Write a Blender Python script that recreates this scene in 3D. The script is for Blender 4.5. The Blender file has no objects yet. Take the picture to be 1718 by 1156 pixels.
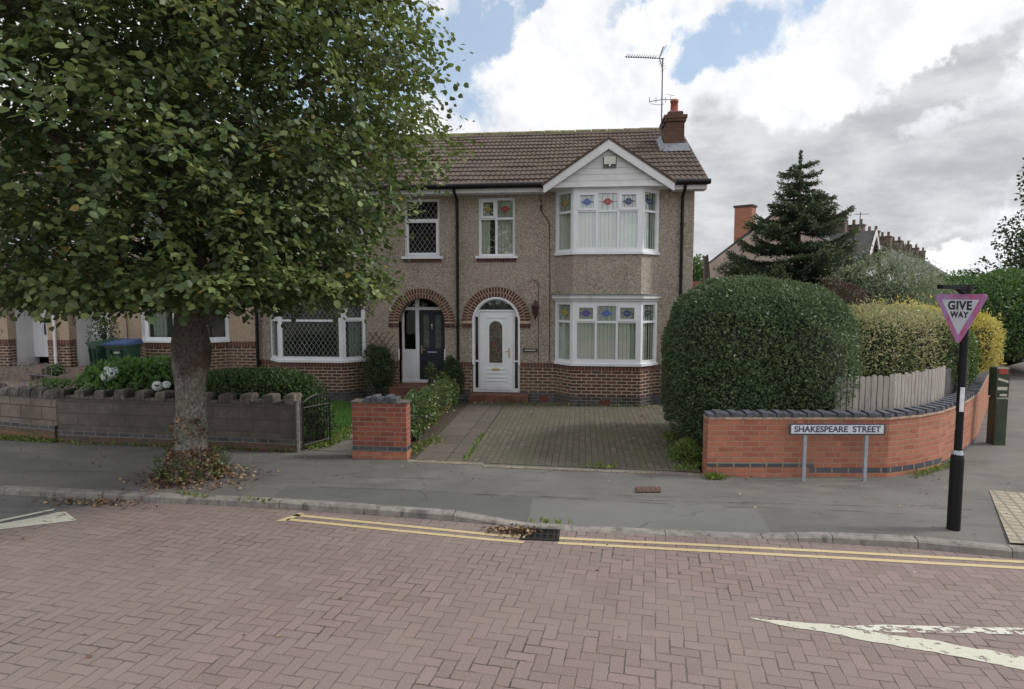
import bpy, math, random
import numpy as np
from mathutils import Vector, noise as mnoise
from mathutils.geometry import tessellate_polygon
R = math.radians
scene = bpy.context.scene
COL = scene.collection

# ------------------------------------------------------------------ node helpers
class NT:
    def __init__(s, nt): s.nt = nt; s.n = nt.nodes; s.l = nt.links
    def node(s, t, **k):
        n = s.n.new(t)
        for a, b in k.items(): setattr(n, a, b)
        return n
    def put(s, sock, v):
        if v is None: return
        if hasattr(v, 'is_output') or isinstance(v, bpy.types.NodeSocket): s.l.new(v, sock)
        else:
            if isinstance(v, tuple) and len(v) == 3 and sock.type == 'RGBA': v = (*v, 1)
            sock.default_value = v
    def m(s, op, a, b=None, c=None, clamp=False):
        n = s.node('ShaderNodeMath', operation=op, use_clamp=clamp)
        for i, v in enumerate((a, b, c)):
            if v is not None: s.put(n.inputs[i], v)
        return n.outputs[0]
    def vm(s, op, a, b=None, out=0):
        n = s.node('ShaderNodeVectorMath', operation=op)
        s.put(n.inputs[0], a)
        if b is not None:
            if op == 'SCALE': s.put(n.inputs[3], b)
            else: s.put(n.inputs[1], b)
        return n.outputs[out]
    def mix(s, f, a, b, blend='MIX'):
        n = s.node('ShaderNodeMix', data_type='RGBA', blend_type=blend)
        s.put(n.inputs[0], f); s.put(n.inputs[6], a); s.put(n.inputs[7], b)
        return n.outputs[2]
    def ramp(s, v, a, b, c=0., d=1., smooth=True):
        n = s.node('ShaderNodeMapRange', interpolation_type='SMOOTHSTEP' if smooth else 'LINEAR')
        s.put(n.inputs[0], v)
        for i, x in enumerate((a, b, c, d)): s.put(n.inputs[i+1], x)
        return n.outputs[0]
    def noise(s, vec, scale, detail=4, rough=.55, out=0, dist=0.):
        n = s.node('ShaderNodeTexNoise')
        s.put(n.inputs['Vector'], vec); n.inputs['Scale'].default_value = scale
        n.inputs['Detail'].default_value = detail; n.inputs['Roughness'].default_value = rough
        n.inputs['Distortion'].default_value = dist
        return n.outputs[out]
    def pos(s): return s.node('ShaderNodeNewGeometry').outputs['Position']
    def xyz(s, v):
        n = s.node('ShaderNodeSeparateXYZ'); s.put(n.inputs[0], v); return n.outputs
    def comb(s, x, y, z=0.):
        n = s.node('ShaderNodeCombineXYZ')
        for i, v in enumerate((x, y, z)): s.put(n.inputs[i], v)
        return n.outputs[0]
    def bump(s, h, strength=.3, dist=.02):
        n = s.node('ShaderNodeBump'); n.inputs['Strength'].default_value = strength
        n.inputs['Distance'].default_value = dist; s.put(n.inputs['Height'], h)
        return n.outputs[0]
    def wallvec(s):
        g = s.node('ShaderNodeNewGeometry'); p = s.xyz(g.outputs['Position']); n = s.xyz(g.outputs['True Normal'])
        u = s.m('SUBTRACT', s.m('MULTIPLY', p[1], n[0]), s.m('MULTIPLY', p[0], n[1]))
        return s.comb(u, p[2]), g.outputs['Position']
def newmat(name):
    m = bpy.data.materials.new(name); m.use_nodes = True
    t = NT(m.node_tree); b = m.node_tree.nodes['Principled BSDF']
    return m, t, b
def simple(name, col, rough=.6, var=.12, nscale=4., bump=0., bscale=60., metal=0., spec=.5, dirt=None, emis=None):
    m, t, b = newmat(name); p = t.pos()
    f = t.noise(p, nscale, 5, .6)
    c = t.mix(t.ramp(f, .3, .7), tuple(x*(1-var) for x in col), tuple(min(1, x*(1+var)) for x in col))
    if dirt:
        d = t.noise(t.vm('MULTIPLY', p, (1., 1., .35)), dirt[1], 6, .7)
        c = t.mix(t.ramp(d, dirt[2], dirt[2]+.2), c, dirt[0])
    t.put(b.inputs['Base Color'], c); b.inputs['Roughness'].default_value = rough
    b.inputs['Metallic'].default_value = metal; b.inputs['Specular IOR Level'].default_value = spec
    if bump: t.put(b.inputs['Normal'], t.bump(t.noise(p, bscale, 4), bump, .01))
    return m
def brickmat(name, c1, c2, mortar, w=.225, h=.075, ms=.010, var=.5, rough=.85, offset=.5, third=None, zoff=0., stain=None, bump=.6):
    m, t, b = newmat(name); v, p = t.wallvec()
    v = t.vm('ADD', v, (0., zoff, 0.))
    wob = t.vm('SCALE', t.vm('SUBTRACT', t.noise(p, 9., 3, out=1), (.5, .5, .5)), .006)
    n = t.node('ShaderNodeTexBrick'); n.offset = offset
    t.put(n.inputs['Vector'], t.vm('ADD', v, wob))
    n.inputs['Scale'].default_value = 1.; n.inputs['Brick Width'].default_value = w
    n.inputs['Row Height'].default_value = h; n.inputs['Mortar Size'].default_value = ms
    n.inputs['Mortar Smooth'].default_value = .25; n.inputs['Bias'].default_value = 0.
    t.put(n.inputs['Color1'], (0., 0., 0.)); t.put(n.inputs['Color2'], (1., 1., 1.)); t.put(n.inputs['Mortar'], (.5, .5, .5))
    f = t.xyz(n.outputs['Color'])[0]
    c = t.mix(f, c1, c2)
    if third: c = t.mix(t.ramp(f, .62, .68), c, third)
    fine = t.noise(p, 55., 5, .7); big = t.noise(p, 1.3, 4, .6)
    c = t.mix(t.m('MULTIPLY', t.ramp(fine, .35, .75), .35), c, tuple(x*.55 for x in c1))
    mid = t.noise(p, 6., 6, .75); c = t.mix(t.ramp(mid, .5, .72, 0., .45), c, tuple(min(1, x*1.55) for x in c2)); c = t.mix(t.ramp(mid, .46, .30, 0., .5), c, tuple(x*.5 for x in c1))
    mt = t.mix(t.ramp(fine, .3, .7), mortar, tuple(x*.75 for x in mortar))
    c = t.mix(n.outputs['Fac'], c, mt)
    c = t.mix(t.ramp(big, .35, .75, 0., var), c, tuple(x*.45 for x in mortar))
    if stain:
        z = t.xyz(p)[2]
        s_ = t.m('MULTIPLY', t.ramp(t.m('ADD', z, t.m('MULTIPLY', big, -.35)), stain[1], stain[2]), stain[3])
        c = t.mix(s_, c, stain[0])
    t.put(b.inputs['Base Color'], c); b.inputs['Roughness'].default_value = rough
    hgt = t.m('ADD', t.m('MULTIPLY', t.m('SUBTRACT', 1., n.outputs['Fac']), 1.), t.m('MULTIPLY', fine, .4))
    t.put(b.inputs['Normal'], t.bump(hgt, bump, .008))
    return m

M = {}
# pebbledash
def dash(name, base, dark, light, stainc):
    m, t, b = newmat(name); p = t.pos()
    v = t.node('ShaderNodeTexVoronoi'); t.put(v.inputs['Vector'], p); v.inputs['Scale'].default_value = 80.
    cr = t.xyz(v.outputs['Color'])[0]
    c = t.mix(t.ramp(cr, .55, .75), base, light); c = t.mix(t.ramp(cr, .3, .12), c, dark)
    v2 = t.node('ShaderNodeTexVoronoi'); t.put(v2.inputs['Vector'], p); v2.inputs['Scale'].default_value = 46.
    cr2 = t.xyz(v2.outputs['Color'])[1]
    c = t.mix(t.ramp(cr2, .76, .84, 0., .6), c, dark)
    big = t.noise(t.vm('MULTIPLY', p, (1., 1., .3)), 2.2, 6, .68)
    c = t.mix(t.ramp(big, .52, .78, 0., .5), c, stainc)
    c = t.mix(t.ramp(t.noise(p, .8, 3), .35, .65, 0., .25), c, light)
    stk = t.noise(t.vm('MULTIPLY', p, (5., 5., .22)), 1.6, 6, .7); c = t.mix(t.ramp(stk, .54, .72, 0., .42), c, stainc)
    t.put(b.inputs['Base Color'], c); b.inputs['Roughness'].default_value = .95
    t.put(b.inputs['Normal'], t.bump(t.m('ADD', v.outputs['Distance'], t.m('MULTIPLY', cr2, .3)), .5, .015))
    return m
M['dash'] = dash('pebbledash', (.355, .295, .238), (.15, .118, .092), (.51, .445, .38), (.20, .17, .14))
M['dash_tan'] = dash('tan_render', (.47, .36, .26), (.34, .26, .19), (.53, .42, .32), (.33, .26, .19))
M['brick'] = brickmat('dark_multi_brick', (.065, .034, .026), (.17, .072, .046), (.47, .35, .26), third=(.045, .03, .028), ms=.0145)
M['soldier'] = brickmat('soldier_course', (.10, .04, .03), (.17, .06, .04), (.3, .22, .17), w=.075, h=.30, ms=.009, offset=0.)
M['voussoir'] = simple('arch_brick', (.115, .052, .038), .85, .5, 9., .3)
M['archmortar'] = simple('arch_mortar', (.50, .40, .31), .95, .2, 20.)
M['blue'] = brickmat('blue_engineering_brick', (.05, .055, .07), (.09, .095, .115), (.26, .23, .2), ms=.008, third=(.035, .037, .05), rough=.6)
M['bluecap'] = simple('blue_coping_brick', (.075, .08, .1), .55, .35, 12., .2)
M['red'] = brickmat('orange_red_brick', (.40, .145, .088), (.47, .185, .115), (.40, .245, .165), third=(.35, .12, .075), ms=.009, var=.30)
M['pierred'] = brickmat('dark_red_brick', (.27, .078, .048), (.36, .11, .068), (.33, .22, .16), third=(.22, .065, .05), ms=.009, var=.3)
M['chim'] = brickmat('chimney_brick', (.10, .045, .032), (.19, .075, .048), (.13, .095, .07), var=.7)
M['stone'] = brickmat('concrete_stone_block', (.115, .10, .083), (.165, .145, .12), (.10, .09, .077), w=.46, h=.20, ms=.010, var=.75, third=(.135, .118, .10), stain=((.042, .04, .038), .60, .95, .85), bump=.4)
M['stonecap'] = simple('weathered_coping', (.13, .115, .098), .95, .4, 9., .5, 30., dirt=((.04, .038, .035), 3., .45))
M['upvc'] = simple('white_upvc', (.78, .80, .84), .35, .04, 3.)
M['wood_white'] = simple('white_painted_timber', (.70, .70, .72), .55, .05, 3., dirt=((.45, .44, .42), 2.5, .62))
M['dull_white'] = simple('off_white_board', (.70, .70, .71), .6, .06, 3., dirt=((.40, .40, .39), 3., .55))
M['black'] = simple('black_gloss_plastic', (.008, .008, .010), .5, .1, spec=.25)
M['iron'] = simple('black_iron', (.008, .008, .008), .5, .2, 20.)
M['navy'] = simple('navy_door_paint', (.014, .017, .032), .4, .1)
M['lead'] = simple('lead_strip', (.30, .30, .31), .5, .1)
M['greylead'] = simple('lead_flashing', (.19, .215, .24), .6, .25, 12.)
M['gold'] = simple('brass', (.55, .38, .14), .35, .1, metal=.8)
M['steel'] = simple('galvanised_steel', (.36, .40, .44), .5, .15, 20., metal=.3)
M['alu'] = simple('aerial_metal', (.12, .12, .14), .5, .1, metal=.3)
M['terracotta'] = simple('terracotta', (.40, .11, .055), .8, .25, 12.)
M['step'] = simple('red_tile_step', (.15, .06, .042), .7, .35, 8., .2, dirt=((.10, .06, .045), 5., .5))
M['bark'] = None
M['curtain'] = simple('net_curtain', (.42, .45, .42), .9, .15, 8.)
M['dark'] = simple('dark_interior', (.03, .03, .035), .9, .2)
M['wood_fence'] = None
M['creasing'] = simple('tile_creasing', (.38, .27, .2), .9, .3, 14., dirt=((.18, .15, .12), 5., .5))
M['lantern'] = simple('maroon_lantern', (.07, .02, .02), .4, .2)
M['green_bin'] = simple('green_bin_plastic', (.012, .045, .03), .5, .15)
M['blue_lid'] = simple('blue_bin_lid', (.03, .07, .18), .45, .15)
M['bk_wall'] = simple('distant_render', (.40, .32, .28), .95, .1, 1.5, dirt=((.3, .25, .22), 1.2, .55))
M['bk_brick'] = brickmat('distant_brick', (.34, .11, .06), (.45, .16, .09), (.36, .25, .19), var=.25)
M['slate'] = None
M['soil'] = simple('garden_soil', (.06, .045, .033), .95, .4, 20., .6, 40., dirt=((.05, .075, .025), 6., .5))

def blind_mat():
    m, t, b = newmat('vertical_blind'); p = t.pos()
    b.inputs['Base Color'].default_value = (.74, .79, .69, 1); b.inputs['Roughness'].default_value = .9
    tr = t.node('ShaderNodeBsdfTranslucent'); tr.inputs[0].default_value = (.55, .6, .48, 1)
    mx = t.node('ShaderNodeMixShader'); mx.inputs[0].default_value = .25
    t.l.new(b.outputs[0], mx.inputs[1]); t.l.new(tr.outputs[0], mx.inputs[2])
    t.l.new(mx.outputs[0], m.node_tree.nodes['Material Output'].inputs[0]); return m
M['blind'] = blind_mat()
def glass(name, tint, rough=.03, f0=.06, f1=.8):
    m, t, b = newmat(name)
    t.n.remove(b)
    tr = t.node('ShaderNodeBsdfTransparent'); tr.inputs[0].default_value = (*tint, 1)
    gl = t.node('ShaderNodeBsdfGlossy'); gl.inputs['Roughness'].default_value = rough
    gl.inputs[0].default_value = (.95, .97, 1, 1)
    gg = t.node('ShaderNodeNewGeometry'); cs = t.m('ABSOLUTE', t.vm('DOT_PRODUCT', gg.outputs['Incoming'], gg.outputs['Normal'], out=1))
    wav = t.noise(t.pos(), 1.6, 2)
    gl_n = t.bump(wav, .08, .05); t.put(gl.inputs['Normal'], gl_n)
    f = t.m('ADD', t.m('MULTIPLY', t.m('POWER', t.m('SUBTRACT', 1., cs), 5.), 1-f0), f0)
    mx = t.node('ShaderNodeMixShader'); t.put(mx.inputs[0], f)
    t.l.new(tr.outputs[0], mx.inputs[1]); t.l.new(gl.outputs[0], mx.inputs[2])
    t.l.new(mx.outputs[0], m.node_tree.nodes['Material Output'].inputs[0]); return m
M['glass'] = glass('window_glass', (.86, .9, .88), f0=.045, f1=1.)
M['glass_b'] = glass('coated_window_glass', (.95, .97, .96), f0=.14, f1=1.)
def obscured():
    m, t, b = newmat('obscured_door_glass'); p = t.pos()
    n = t.noise(p, 14., 6, .7, dist=1.5)
    c = t.mix(t.ramp(n, .4, .6), (.035, .035, .028), (.14, .12, .085))
    c = t.mix(t.ramp(t.noise(t.vm('ADD', p, (3., 1., 7.)), 5., 3), .55, .7), c, (.22, .035, .02))
    z = t.xyz(p)[2]
    c = t.mix(t.ramp(z, 1.0, .92), c, (.19, .13, .02))
    t.put(b.inputs['Base Color'], c); b.inputs['Roughness'].default_value = .12
    t.put(b.inputs['Normal'], t.bump(t.noise(p, 40., 3), .25, .01)); return m
M['obscured'] = obscured()
for k, c in (('st_blue', (.05, .14, .55)), ('st_red', (.45, .035, .05)), ('st_navy', (.03, .06, .2)), ('st_yellow', (.45, .36, .05)), ('st_purple', (.09, .04, .35)), ('st_dark', (.03, .06, .05))):
    M[k] = simple('stained_'+k[3:], c, .15, .15, 30.)
M['lead_dark'] = simple('lead_came', (.20, .21, .20), .5, .1)

# roof tiles
def tilemat(name, c1, c2, c3, moss, tw=.15, rw=.33):
    m, t, b = newmat(name); p = t.pos(); x, y, z = t.xyz(p)
    wn = t.node('ShaderNodeTexWhiteNoise'); wn.noise_dimensions = '2D'
    t.put(wn.inputs[0], t.comb(t.m('FLOOR', t.m('DIVIDE', x, tw*2)), t.m('FLOOR', t.m('DIVIDE', t.m('ADD', z, y), rw*1.37))))
    r = t.xyz(wn.outputs['Color'])[0]
    c = t.mix(r, c1, c2)
    fn = t.noise(p, 30., 5, .7)
    c = t.mix(t.ramp(fn, .5, .75, 0., .6), c, c3)
    c = t.mix(t.ramp(t.noise(p, 2.1, 6, .7), .52, .7, 0., .55), c, moss)
    t.put(b.inputs['Base Color'], c); b.inputs['Roughness'].default_value = .9
    t.put(b.inputs['Normal'], t.bump(fn, .3, .01)); return m
M['tile'] = tilemat('brown_concrete_tile', (.062, .043, .036), (.098, .068, .055), (.17, .135, .11), (.12, .105, .065))
M['slate'] = tilemat('dark_slate', (.05, .05, .052), (.075, .072, .072), (.10, .095, .09), (.09, .085, .05))

def bark():
    m, t, b = newmat('lime_bark'); p = t.pos()
    q = t.vm('MULTIPLY', p, (1., 1., .6))
    n = t.noise(q, 34., 8, .75); c = t.mix(t.ramp(n, .36, .62), (.085, .08, .07), (.34, .33, .29))
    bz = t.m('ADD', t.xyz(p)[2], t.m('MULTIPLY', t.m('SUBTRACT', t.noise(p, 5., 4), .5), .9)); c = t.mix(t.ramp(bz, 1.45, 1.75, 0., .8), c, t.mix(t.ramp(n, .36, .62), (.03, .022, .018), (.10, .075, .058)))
    c = t.mix(t.ramp(t.noise(p, 3.2, 5), .5, .7, 0., .6), c, (.12, .14, .09))
    c = t.mix(t.ramp(t.noise(p, 2.0, 5), .55, .72, 0., .8), c, (.07, .042, .03))
    t.put(b.inputs['Base Color'], c); b.inputs['Roughness'].default_value = .95
    t.put(b.inputs['Normal'], t.bump(n, .9, .04)); return m
M['bark'] = bark()
def fencewood():
    m, t, b = newmat('weathered_pale_board'); p = t.pos(); x, y, z = t.xyz(p)
    wn = t.node('ShaderNodeTexWhiteNoise'); wn.noise_dimensions = '2D'
    t.put(wn.inputs[0], t.comb(t.m('FLOOR', t.m('MULTIPLY', x, 11.)), t.m('FLOOR', t.m('MULTIPLY', y, 9.))))
    g = t.noise(t.vm('MULTIPLY', p, (9., 9., .6)), 6., 6, .7)
    c = t.mix(t.ramp(g, .3, .7), (.19, .18, .165), (.45, .43, .39))
    c = t.mix(t.m('MULTIPLY', wn.outputs[0], .5), c, (.30, .27, .24))
    t.put(b.inputs['Base Color'], c); b.inputs['Roughness'].default_value = .9
    t.put(b.inputs['Normal'], t.bump(g, .4, .01)); return m
M['wood_fence'] = fencewood()

# foliage: constant colour per leaf taken from the 'tint' attribute
def leafmat(name, dark, mid, light, odd=None, trans=.3, rough=.5, tr_col=None, spec=.35):
    m, t, b = newmat(name)
    a = t.node('ShaderNodeAttribute'); a.attribute_name = 'tint'; f = a.outputs['Fac']
    c = t.mix(t.ramp(f, 0., .55), dark, mid); c = t.mix(t.ramp(f, .5, .95), c, light)
    if odd: c = t.mix(t.ramp(f, .965, .975), c, odd)
    t.put(b.inputs['Base Color'], c); b.inputs['Roughness'].default_value = rough
    b.inputs['Specular IOR Level'].default_value = spec
    tr = t.node('ShaderNodeBsdfTranslucent')
    t.put(tr.inputs[0], t.mix(.5, c, tr_col or tuple(min(1, x*1.6) for x in light)))
    mx = t.node('ShaderNodeMixShader'); mx.inputs[0].default_value = trans
    t.l.new(b.outputs[0], mx.inputs[1]); t.l.new(tr.outputs[0], mx.inputs[2])
    t.l.new(mx.outputs[0], m.node_tree.nodes['Material Output'].inputs[0]); return m
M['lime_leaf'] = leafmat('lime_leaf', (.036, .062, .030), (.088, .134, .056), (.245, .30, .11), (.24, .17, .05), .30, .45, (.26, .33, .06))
M['privet'] = leafmat('privet_leaf', (.040, .076, .034), (.080, .130, .056), (.16, .215, .095), None, .20, .45)
M['conifer'] = leafmat('conifer_needle', (.038, .066, .046), (.07, .105, .06), (.135, .17, .085), (.14, .10, .05), .15, .6)
M['hydr'] = leafmat('hydrangea_leaf', (.05, .11, .035), (.09, .19, .05), (.15, .28, .07), None, .25, .45)
M['hedge_mid'] = leafmat('low_hedge_leaf', (.04, .08, .03), (.06, .12, .04), (.12, .18, .06), (.2, .2, .05), .2, .45)
M['bright'] = leafmat('bright_privet_leaf', (.045, .10, .03), (.075, .15, .04), (.13, .22, .06), None, .2, .4)
M['varieg'] = leafmat('variegated_leaf', (.19, .23, .09), (.36, .35, .18), (.54, .50, .28), (.55, .40, .26), .2, .6)
M['gold_leaf'] = leafmat('golden_leaf', (.33, .30, .07), (.56, .46, .11), (.74, .62, .18), None, .25, .5)
M['silver'] = leafmat('silver_leaf', (.10, .14, .07), (.18, .23, .12), (.34, .39, .28), None, .2, .6)
M['redbrown'] = leafmat('maroon_leaf', (.045, .03, .025), (.075, .045, .035), (.12, .08, .05), None, .15, .6)
M['ivy'] = leafmat('ivy_leaf', (.045, .085, .03), (.08, .13, .04), (.18, .22, .06), (.5, .48, .12), .2, .4)
M['litter'] = leafmat('fallen_leaf', (.06, .038, .024), (.16, .09, .05), (.42, .30, .18), (.10, .16, .05), .1, .8)
M['grass'] = leafmat('lawn_grass', (.05, .12, .025), (.08, .19, .035), (.13, .27, .05), None, .3, .6)
M['weed'] = leafmat('weed_leaf', (.08, .14, .03), (.14, .2, .05), (.26, .30, .07), None, .25, .6)
M['dtree'] = leafmat('dark_tree_leaf', (.03, .055, .025), (.05, .085, .035), (.085, .12, .045), None, .2, .5)
M['flower'] = simple('hydrangea_bloom', (.70, .76, .76), .9, .2, 60.)
M['twig'] = simple('dark_twig', (.05, .038, .028), .9, .3, 20.)
M['core'] = simple('inner_twigs', (.018, .022, .014), .95, .4, 12.)  # near-black tone for the occluding shell added inside shrubs

# ------------------------------------------------------------------ mesh builder
class MB:
    def __init__(s): s.v = []; s.f = []; s.m = []
    def add(s, vs, fs, mi=0):
        k = len(s.v); s.v += [tuple(x) for x in vs]
        for f in fs: s.f.append(tuple(i+k for i in f)); s.m.append(mi)
    def hexa(s, p, mi=0):  # p: bottom 4 ccw, top 4
        s.add(p, [(3, 2, 1, 0), (4, 5, 6, 7), (0, 1, 5, 4), (1, 2, 6, 5), (2, 3, 7, 6), (3, 0, 4, 7)], mi)
    def box(s, x0, x1, y0, y1, z0, z1, mi=0, ch=0.):
        if ch:
            s.hexa([(x0, y0, z0), (x1, y0, z0), (x1, y1, z0), (x0, y1, z0), (x0, y0, z1-ch), (x1, y0, z1-ch), (x1, y1, z1-ch), (x0, y1, z1-ch)], mi)
            s.hexa([(x0, y0, z1-ch), (x1, y0, z1-ch), (x1, y1, z1-ch), (x0, y1, z1-ch), (x0+ch, y0+ch, z1), (x1-ch, y0+ch, z1), (x1-ch, y1-ch, z1), (x0+ch, y1-ch, z1)], mi)
        else:
            s.hexa([(x0, y0, z0), (x1, y0, z0), (x1, y1, z0), (x0, y1, z0), (x0, y0, z1), (x1, y0, z1), (x1, y1, z1), (x0, y1, z1)], mi)
    def slab(s, fr, outer, holes, d0, d1, mi=0):
        """flat panel with holes; fr(a,z,d) -> point; outer/holes lists of (a,z)"""
        loops = [outer] + list(holes)
        tris = tessellate_polygon([[Vector((a, z, 0)) for a, z in L] for L in loops])
        flat = [q for L in loops for q in L]; n = len(flat)
        s.add([fr(a, z, d0) for a, z in flat] + [fr(a, z, d1) for a, z in flat],
              [tuple(t) for t in tris] + [tuple(i+n for i in reversed(t)) for t in tris], mi)
        k = 0
        for L in loops:
            m_ = len(L)
            vs = [fr(a, z, d0) for a, z in L] + [fr(a, z, d1) for a, z in L]
            s.add(vs, [(i, (i+1) % m_, m_+(i+1) % m_, m_+i) for i in range(m_)], mi)
    def bar(s, fr, a0, a1, z0, z1, d0, d1, mi=0):
        s.hexa([fr(a0, z0, d0), fr(a1, z0, d0), fr(a1, z0, d1), fr(a0, z0, d1), fr(a0, z1, d0), fr(a1, z1, d0), fr(a1, z1, d1), fr(a0, z1, d1)], mi)
    def tube(s, pts, rad, n=8, mi=0, cap=True):
        pts = [Vector(p) for p in pts]
        if not hasattr(rad, '__len__'): rad = [rad]*len(pts)
        k = len(s.v); up = None
        for i, p in enumerate(pts):
            d = (pts[min(i+1, len(pts)-1)] - pts[max(i-1, 0)]).normalized()
            if up is None: up = Vector((0, 0, 1)) if abs(d.z) < .9 else Vector((1, 0, 0))
            a = d.cross(up).normalized(); b_ = a.cross(d).normalized(); up = b_
            for j in range(n):
                t_ = 2*math.pi*j/n
                s.v.append(tuple(p + (a*math.cos(t_) + b_*math.sin(t_))*rad[i]))
        for i in range(len(pts)-1):
            for j in range(n):
                s.f.append((k+i*n+j, k+i*n+(j+1) % n, k+(i+1)*n+(j+1) % n, k+(i+1)*n+j)); s.m.append(mi)
        if cap:
            s.f.append(tuple(k+j for j in reversed(range(n)))); s.m.append(mi)
            s.f.append(tuple(k+(len(pts)-1)*n+j for j in range(n))); s.m.append(mi)
    def lathe(s, c, prof, n=16, mi=0):
        s.tube([(c[0], c[1], c[2]+z) for r, z in prof], [max(r, .0005) for r, z in prof], n, mi)
    def split_build(s, name, mats, parent=None, smooth=False):
        """each connected (touching) piece becomes an object of its own"""
        par = list(range(len(s.v)))
        def find(i):
            while par[i] != i: par[i] = par[par[i]]; i = par[i]
            return i
        for f in s.f:
            for k in f[1:]: par[find(k)] = find(f[0])
        comp = {}
        for fi, f in enumerate(s.f): comp.setdefault(find(f[0]), []).append(fi)
        bx = []
        for c, fs in comp.items():
            vs = [s.v[i] for fi in fs for i in s.f[fi]]
            bx.append([[min(v[k] for v in vs)-.004 for k in range(3)], [max(v[k] for v in vs)+.004 for k in range(3)], fs])
        merged = True
        while merged:
            merged = False; out = []
            for b in bx:
                for o in out:
                    if all(b[0][k] <= o[1][k] and o[0][k] <= b[1][k] for k in range(3)):
                        o[0] = [min(o[0][k], b[0][k]) for k in range(3)]; o[1] = [max(o[1][k], b[1][k]) for k in range(3)]; o[2] = o[2]+b[2]; merged = True; break
                else: out.append(b)
            bx = out
        obs = []
        for b in bx:
            q = MB(); mp = {}
            for fi in b[2]:
                g = []
                for i in s.f[fi]:
                    if i not in mp: mp[i] = len(q.v); q.v.append(s.v[i])
                    g.append(mp[i])
                q.f.append(tuple(g)); q.m.append(s.m[fi])
            obs.append(q.build(name, mats, parent, smooth))
        return obs
    def build(s, name, mats, parent=None, smooth=False, loc=None):
        me = bpy.data.meshes.new(name); me.from_pydata(s.v, [], s.f)
        for q in (mats if isinstance(mats, (list, tuple)) else [mats]): me.materials.append(q)
        me.polygons.foreach_set('material_index', s.m)
        if smooth: me.polygons.foreach_set('use_smooth', [True]*len(s.f))
        me.update()
        o = bpy.data.objects.new(name, me); COL.objects.link(o)
        if parent is not None:
            o.parent = parent; o.matrix_parent_inverse = parent.matrix_world.inverted() if parent.type == 'EMPTY' else o.matrix_parent_inverse
        return o
def tag(o, label=None, cat=None, group=None, kind=None):
    if label: o['label'] = label
    if cat: o['category'] = cat
    if group: o['group'] = group
    if kind: o['kind'] = kind
    return o
def empty(name, loc, label, cat, group=None):
    o = bpy.data.objects.new(name, None); COL.objects.link(o); o.location = loc
    o.empty_display_size = .2
    bpy.context.view_layer.update()
    return tag(o, label, cat, group)
def structure(o, label=None):
    o['kind'] = 'structure'
    if label: o['label'] = label
    return o

# ------------------------------------------------------------------ leaves
def unit(a): return a/np.maximum(np.linalg.norm(a, axis=1, keepdims=True), 1e-6)
def leaf_mesh(name, base, d, nrm, size, tint, mats, parent=None, shape='leaf', extra=None, width=.5):
    n = len(base); d = unit(d); s_ = unit(np.cross(d, nrm)); nn = unit(np.cross(s_, d))
    L = size[:, None]
    if shape == 'heart':
        prof = [(0, 0, 0), (.12, .36, .05), (.55, .46, .03), (1.05, 0, -.12), (.55, -.46, .03), (.12, -.36, .05)]
        fc = np.array([[0, 1, 2, 3], [0, 3, 4, 5]])
    elif shape == 'blade':
        prof = [(0, width*.5, 0), (1, .0, -.03), (0, -width*.5, 0)]
        fc = None
    else:
        prof = [(0, 0, 0), (.5, width*.5, .06), (1, 0, -.06), (.5, -width*.5, .06)]
        fc = np.array([[0, 1, 2, 3]])
    P = len(prof); V = np.empty((n, P, 3), np.float32)
    for i, (a, b_, c) in enumerate(prof): V[:, i] = base + L*(a*d + b_*s_ + c*nn)
    V = V.reshape(-1, 3)
    if fc is None: fc = np.array([[0, 1, 2]])
    k = fc.shape[1]; F = (np.arange(n)[:, None, None]*P + fc[None]).reshape(-1, k)
    tf = np.repeat(tint, len(fc)); mi = np.zeros(len(F), np.int32)
    loops = F.reshape(-1); starts = np.arange(len(F))*k; tot = np.full(len(F), k)
    if extra is not None:  # (verts, tri faces, material index)
        ev, ef = extra; ef = ef + len(V)
        starts = np.concatenate([starts, len(loops)+np.arange(len(ef))*3]); tot = np.concatenate([tot, np.full(len(ef), 3)])
        loops = np.concatenate([loops, ef.reshape(-1)]); V = np.concatenate([V, ev.astype(np.float32)])
        tf = np.concatenate([tf, np.zeros(len(ef))]); mi = np.concatenate([mi, np.ones(len(ef), np.int32)])
    me = bpy.data.meshes.new(name)
    me.vertices.add(len(V)); me.vertices.foreach_set('co', V.reshape(-1))
    me.loops.add(len(loops)); me.loops.foreach_set('vertex_index', loops.astype(np.int32))
    me.polygons.add(len(starts)); me.polygons.foreach_set('loop_start', starts.astype(np.int32))
    me.polygons.foreach_set('loop_total', tot.astype(np.int32)); me.polygons.foreach_set('material_index', mi)
    for q in (mats if isinstance(mats, (list, tuple)) else [mats]): me.materials.append(q)
    at = me.attributes.new('tint', 'FLOAT', 'FACE'); at.data.foreach_set('value', tf.astype(np.float32))
    me.update(calc_edges=True)
    o = bpy.data.objects.new(name, me); COL.objects.link(o)
    if parent is not None: o.parent = parent; o.matrix_parent_inverse = parent.matrix_world.inverted()
    return o
def lumps(P, scale, seed):
    """cheap smooth 3D noise -1..1 for arrays"""
    rs = np.random.RandomState(seed); out = np.zeros(len(P))
    for k in range(7):
        q = rs.normal(size=3)*scale*(.6+.35*k); ph = rs.rand()*6.28
        out += np.sin(P@q+ph)/(1+.35*k)
    return out/3.0
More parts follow.
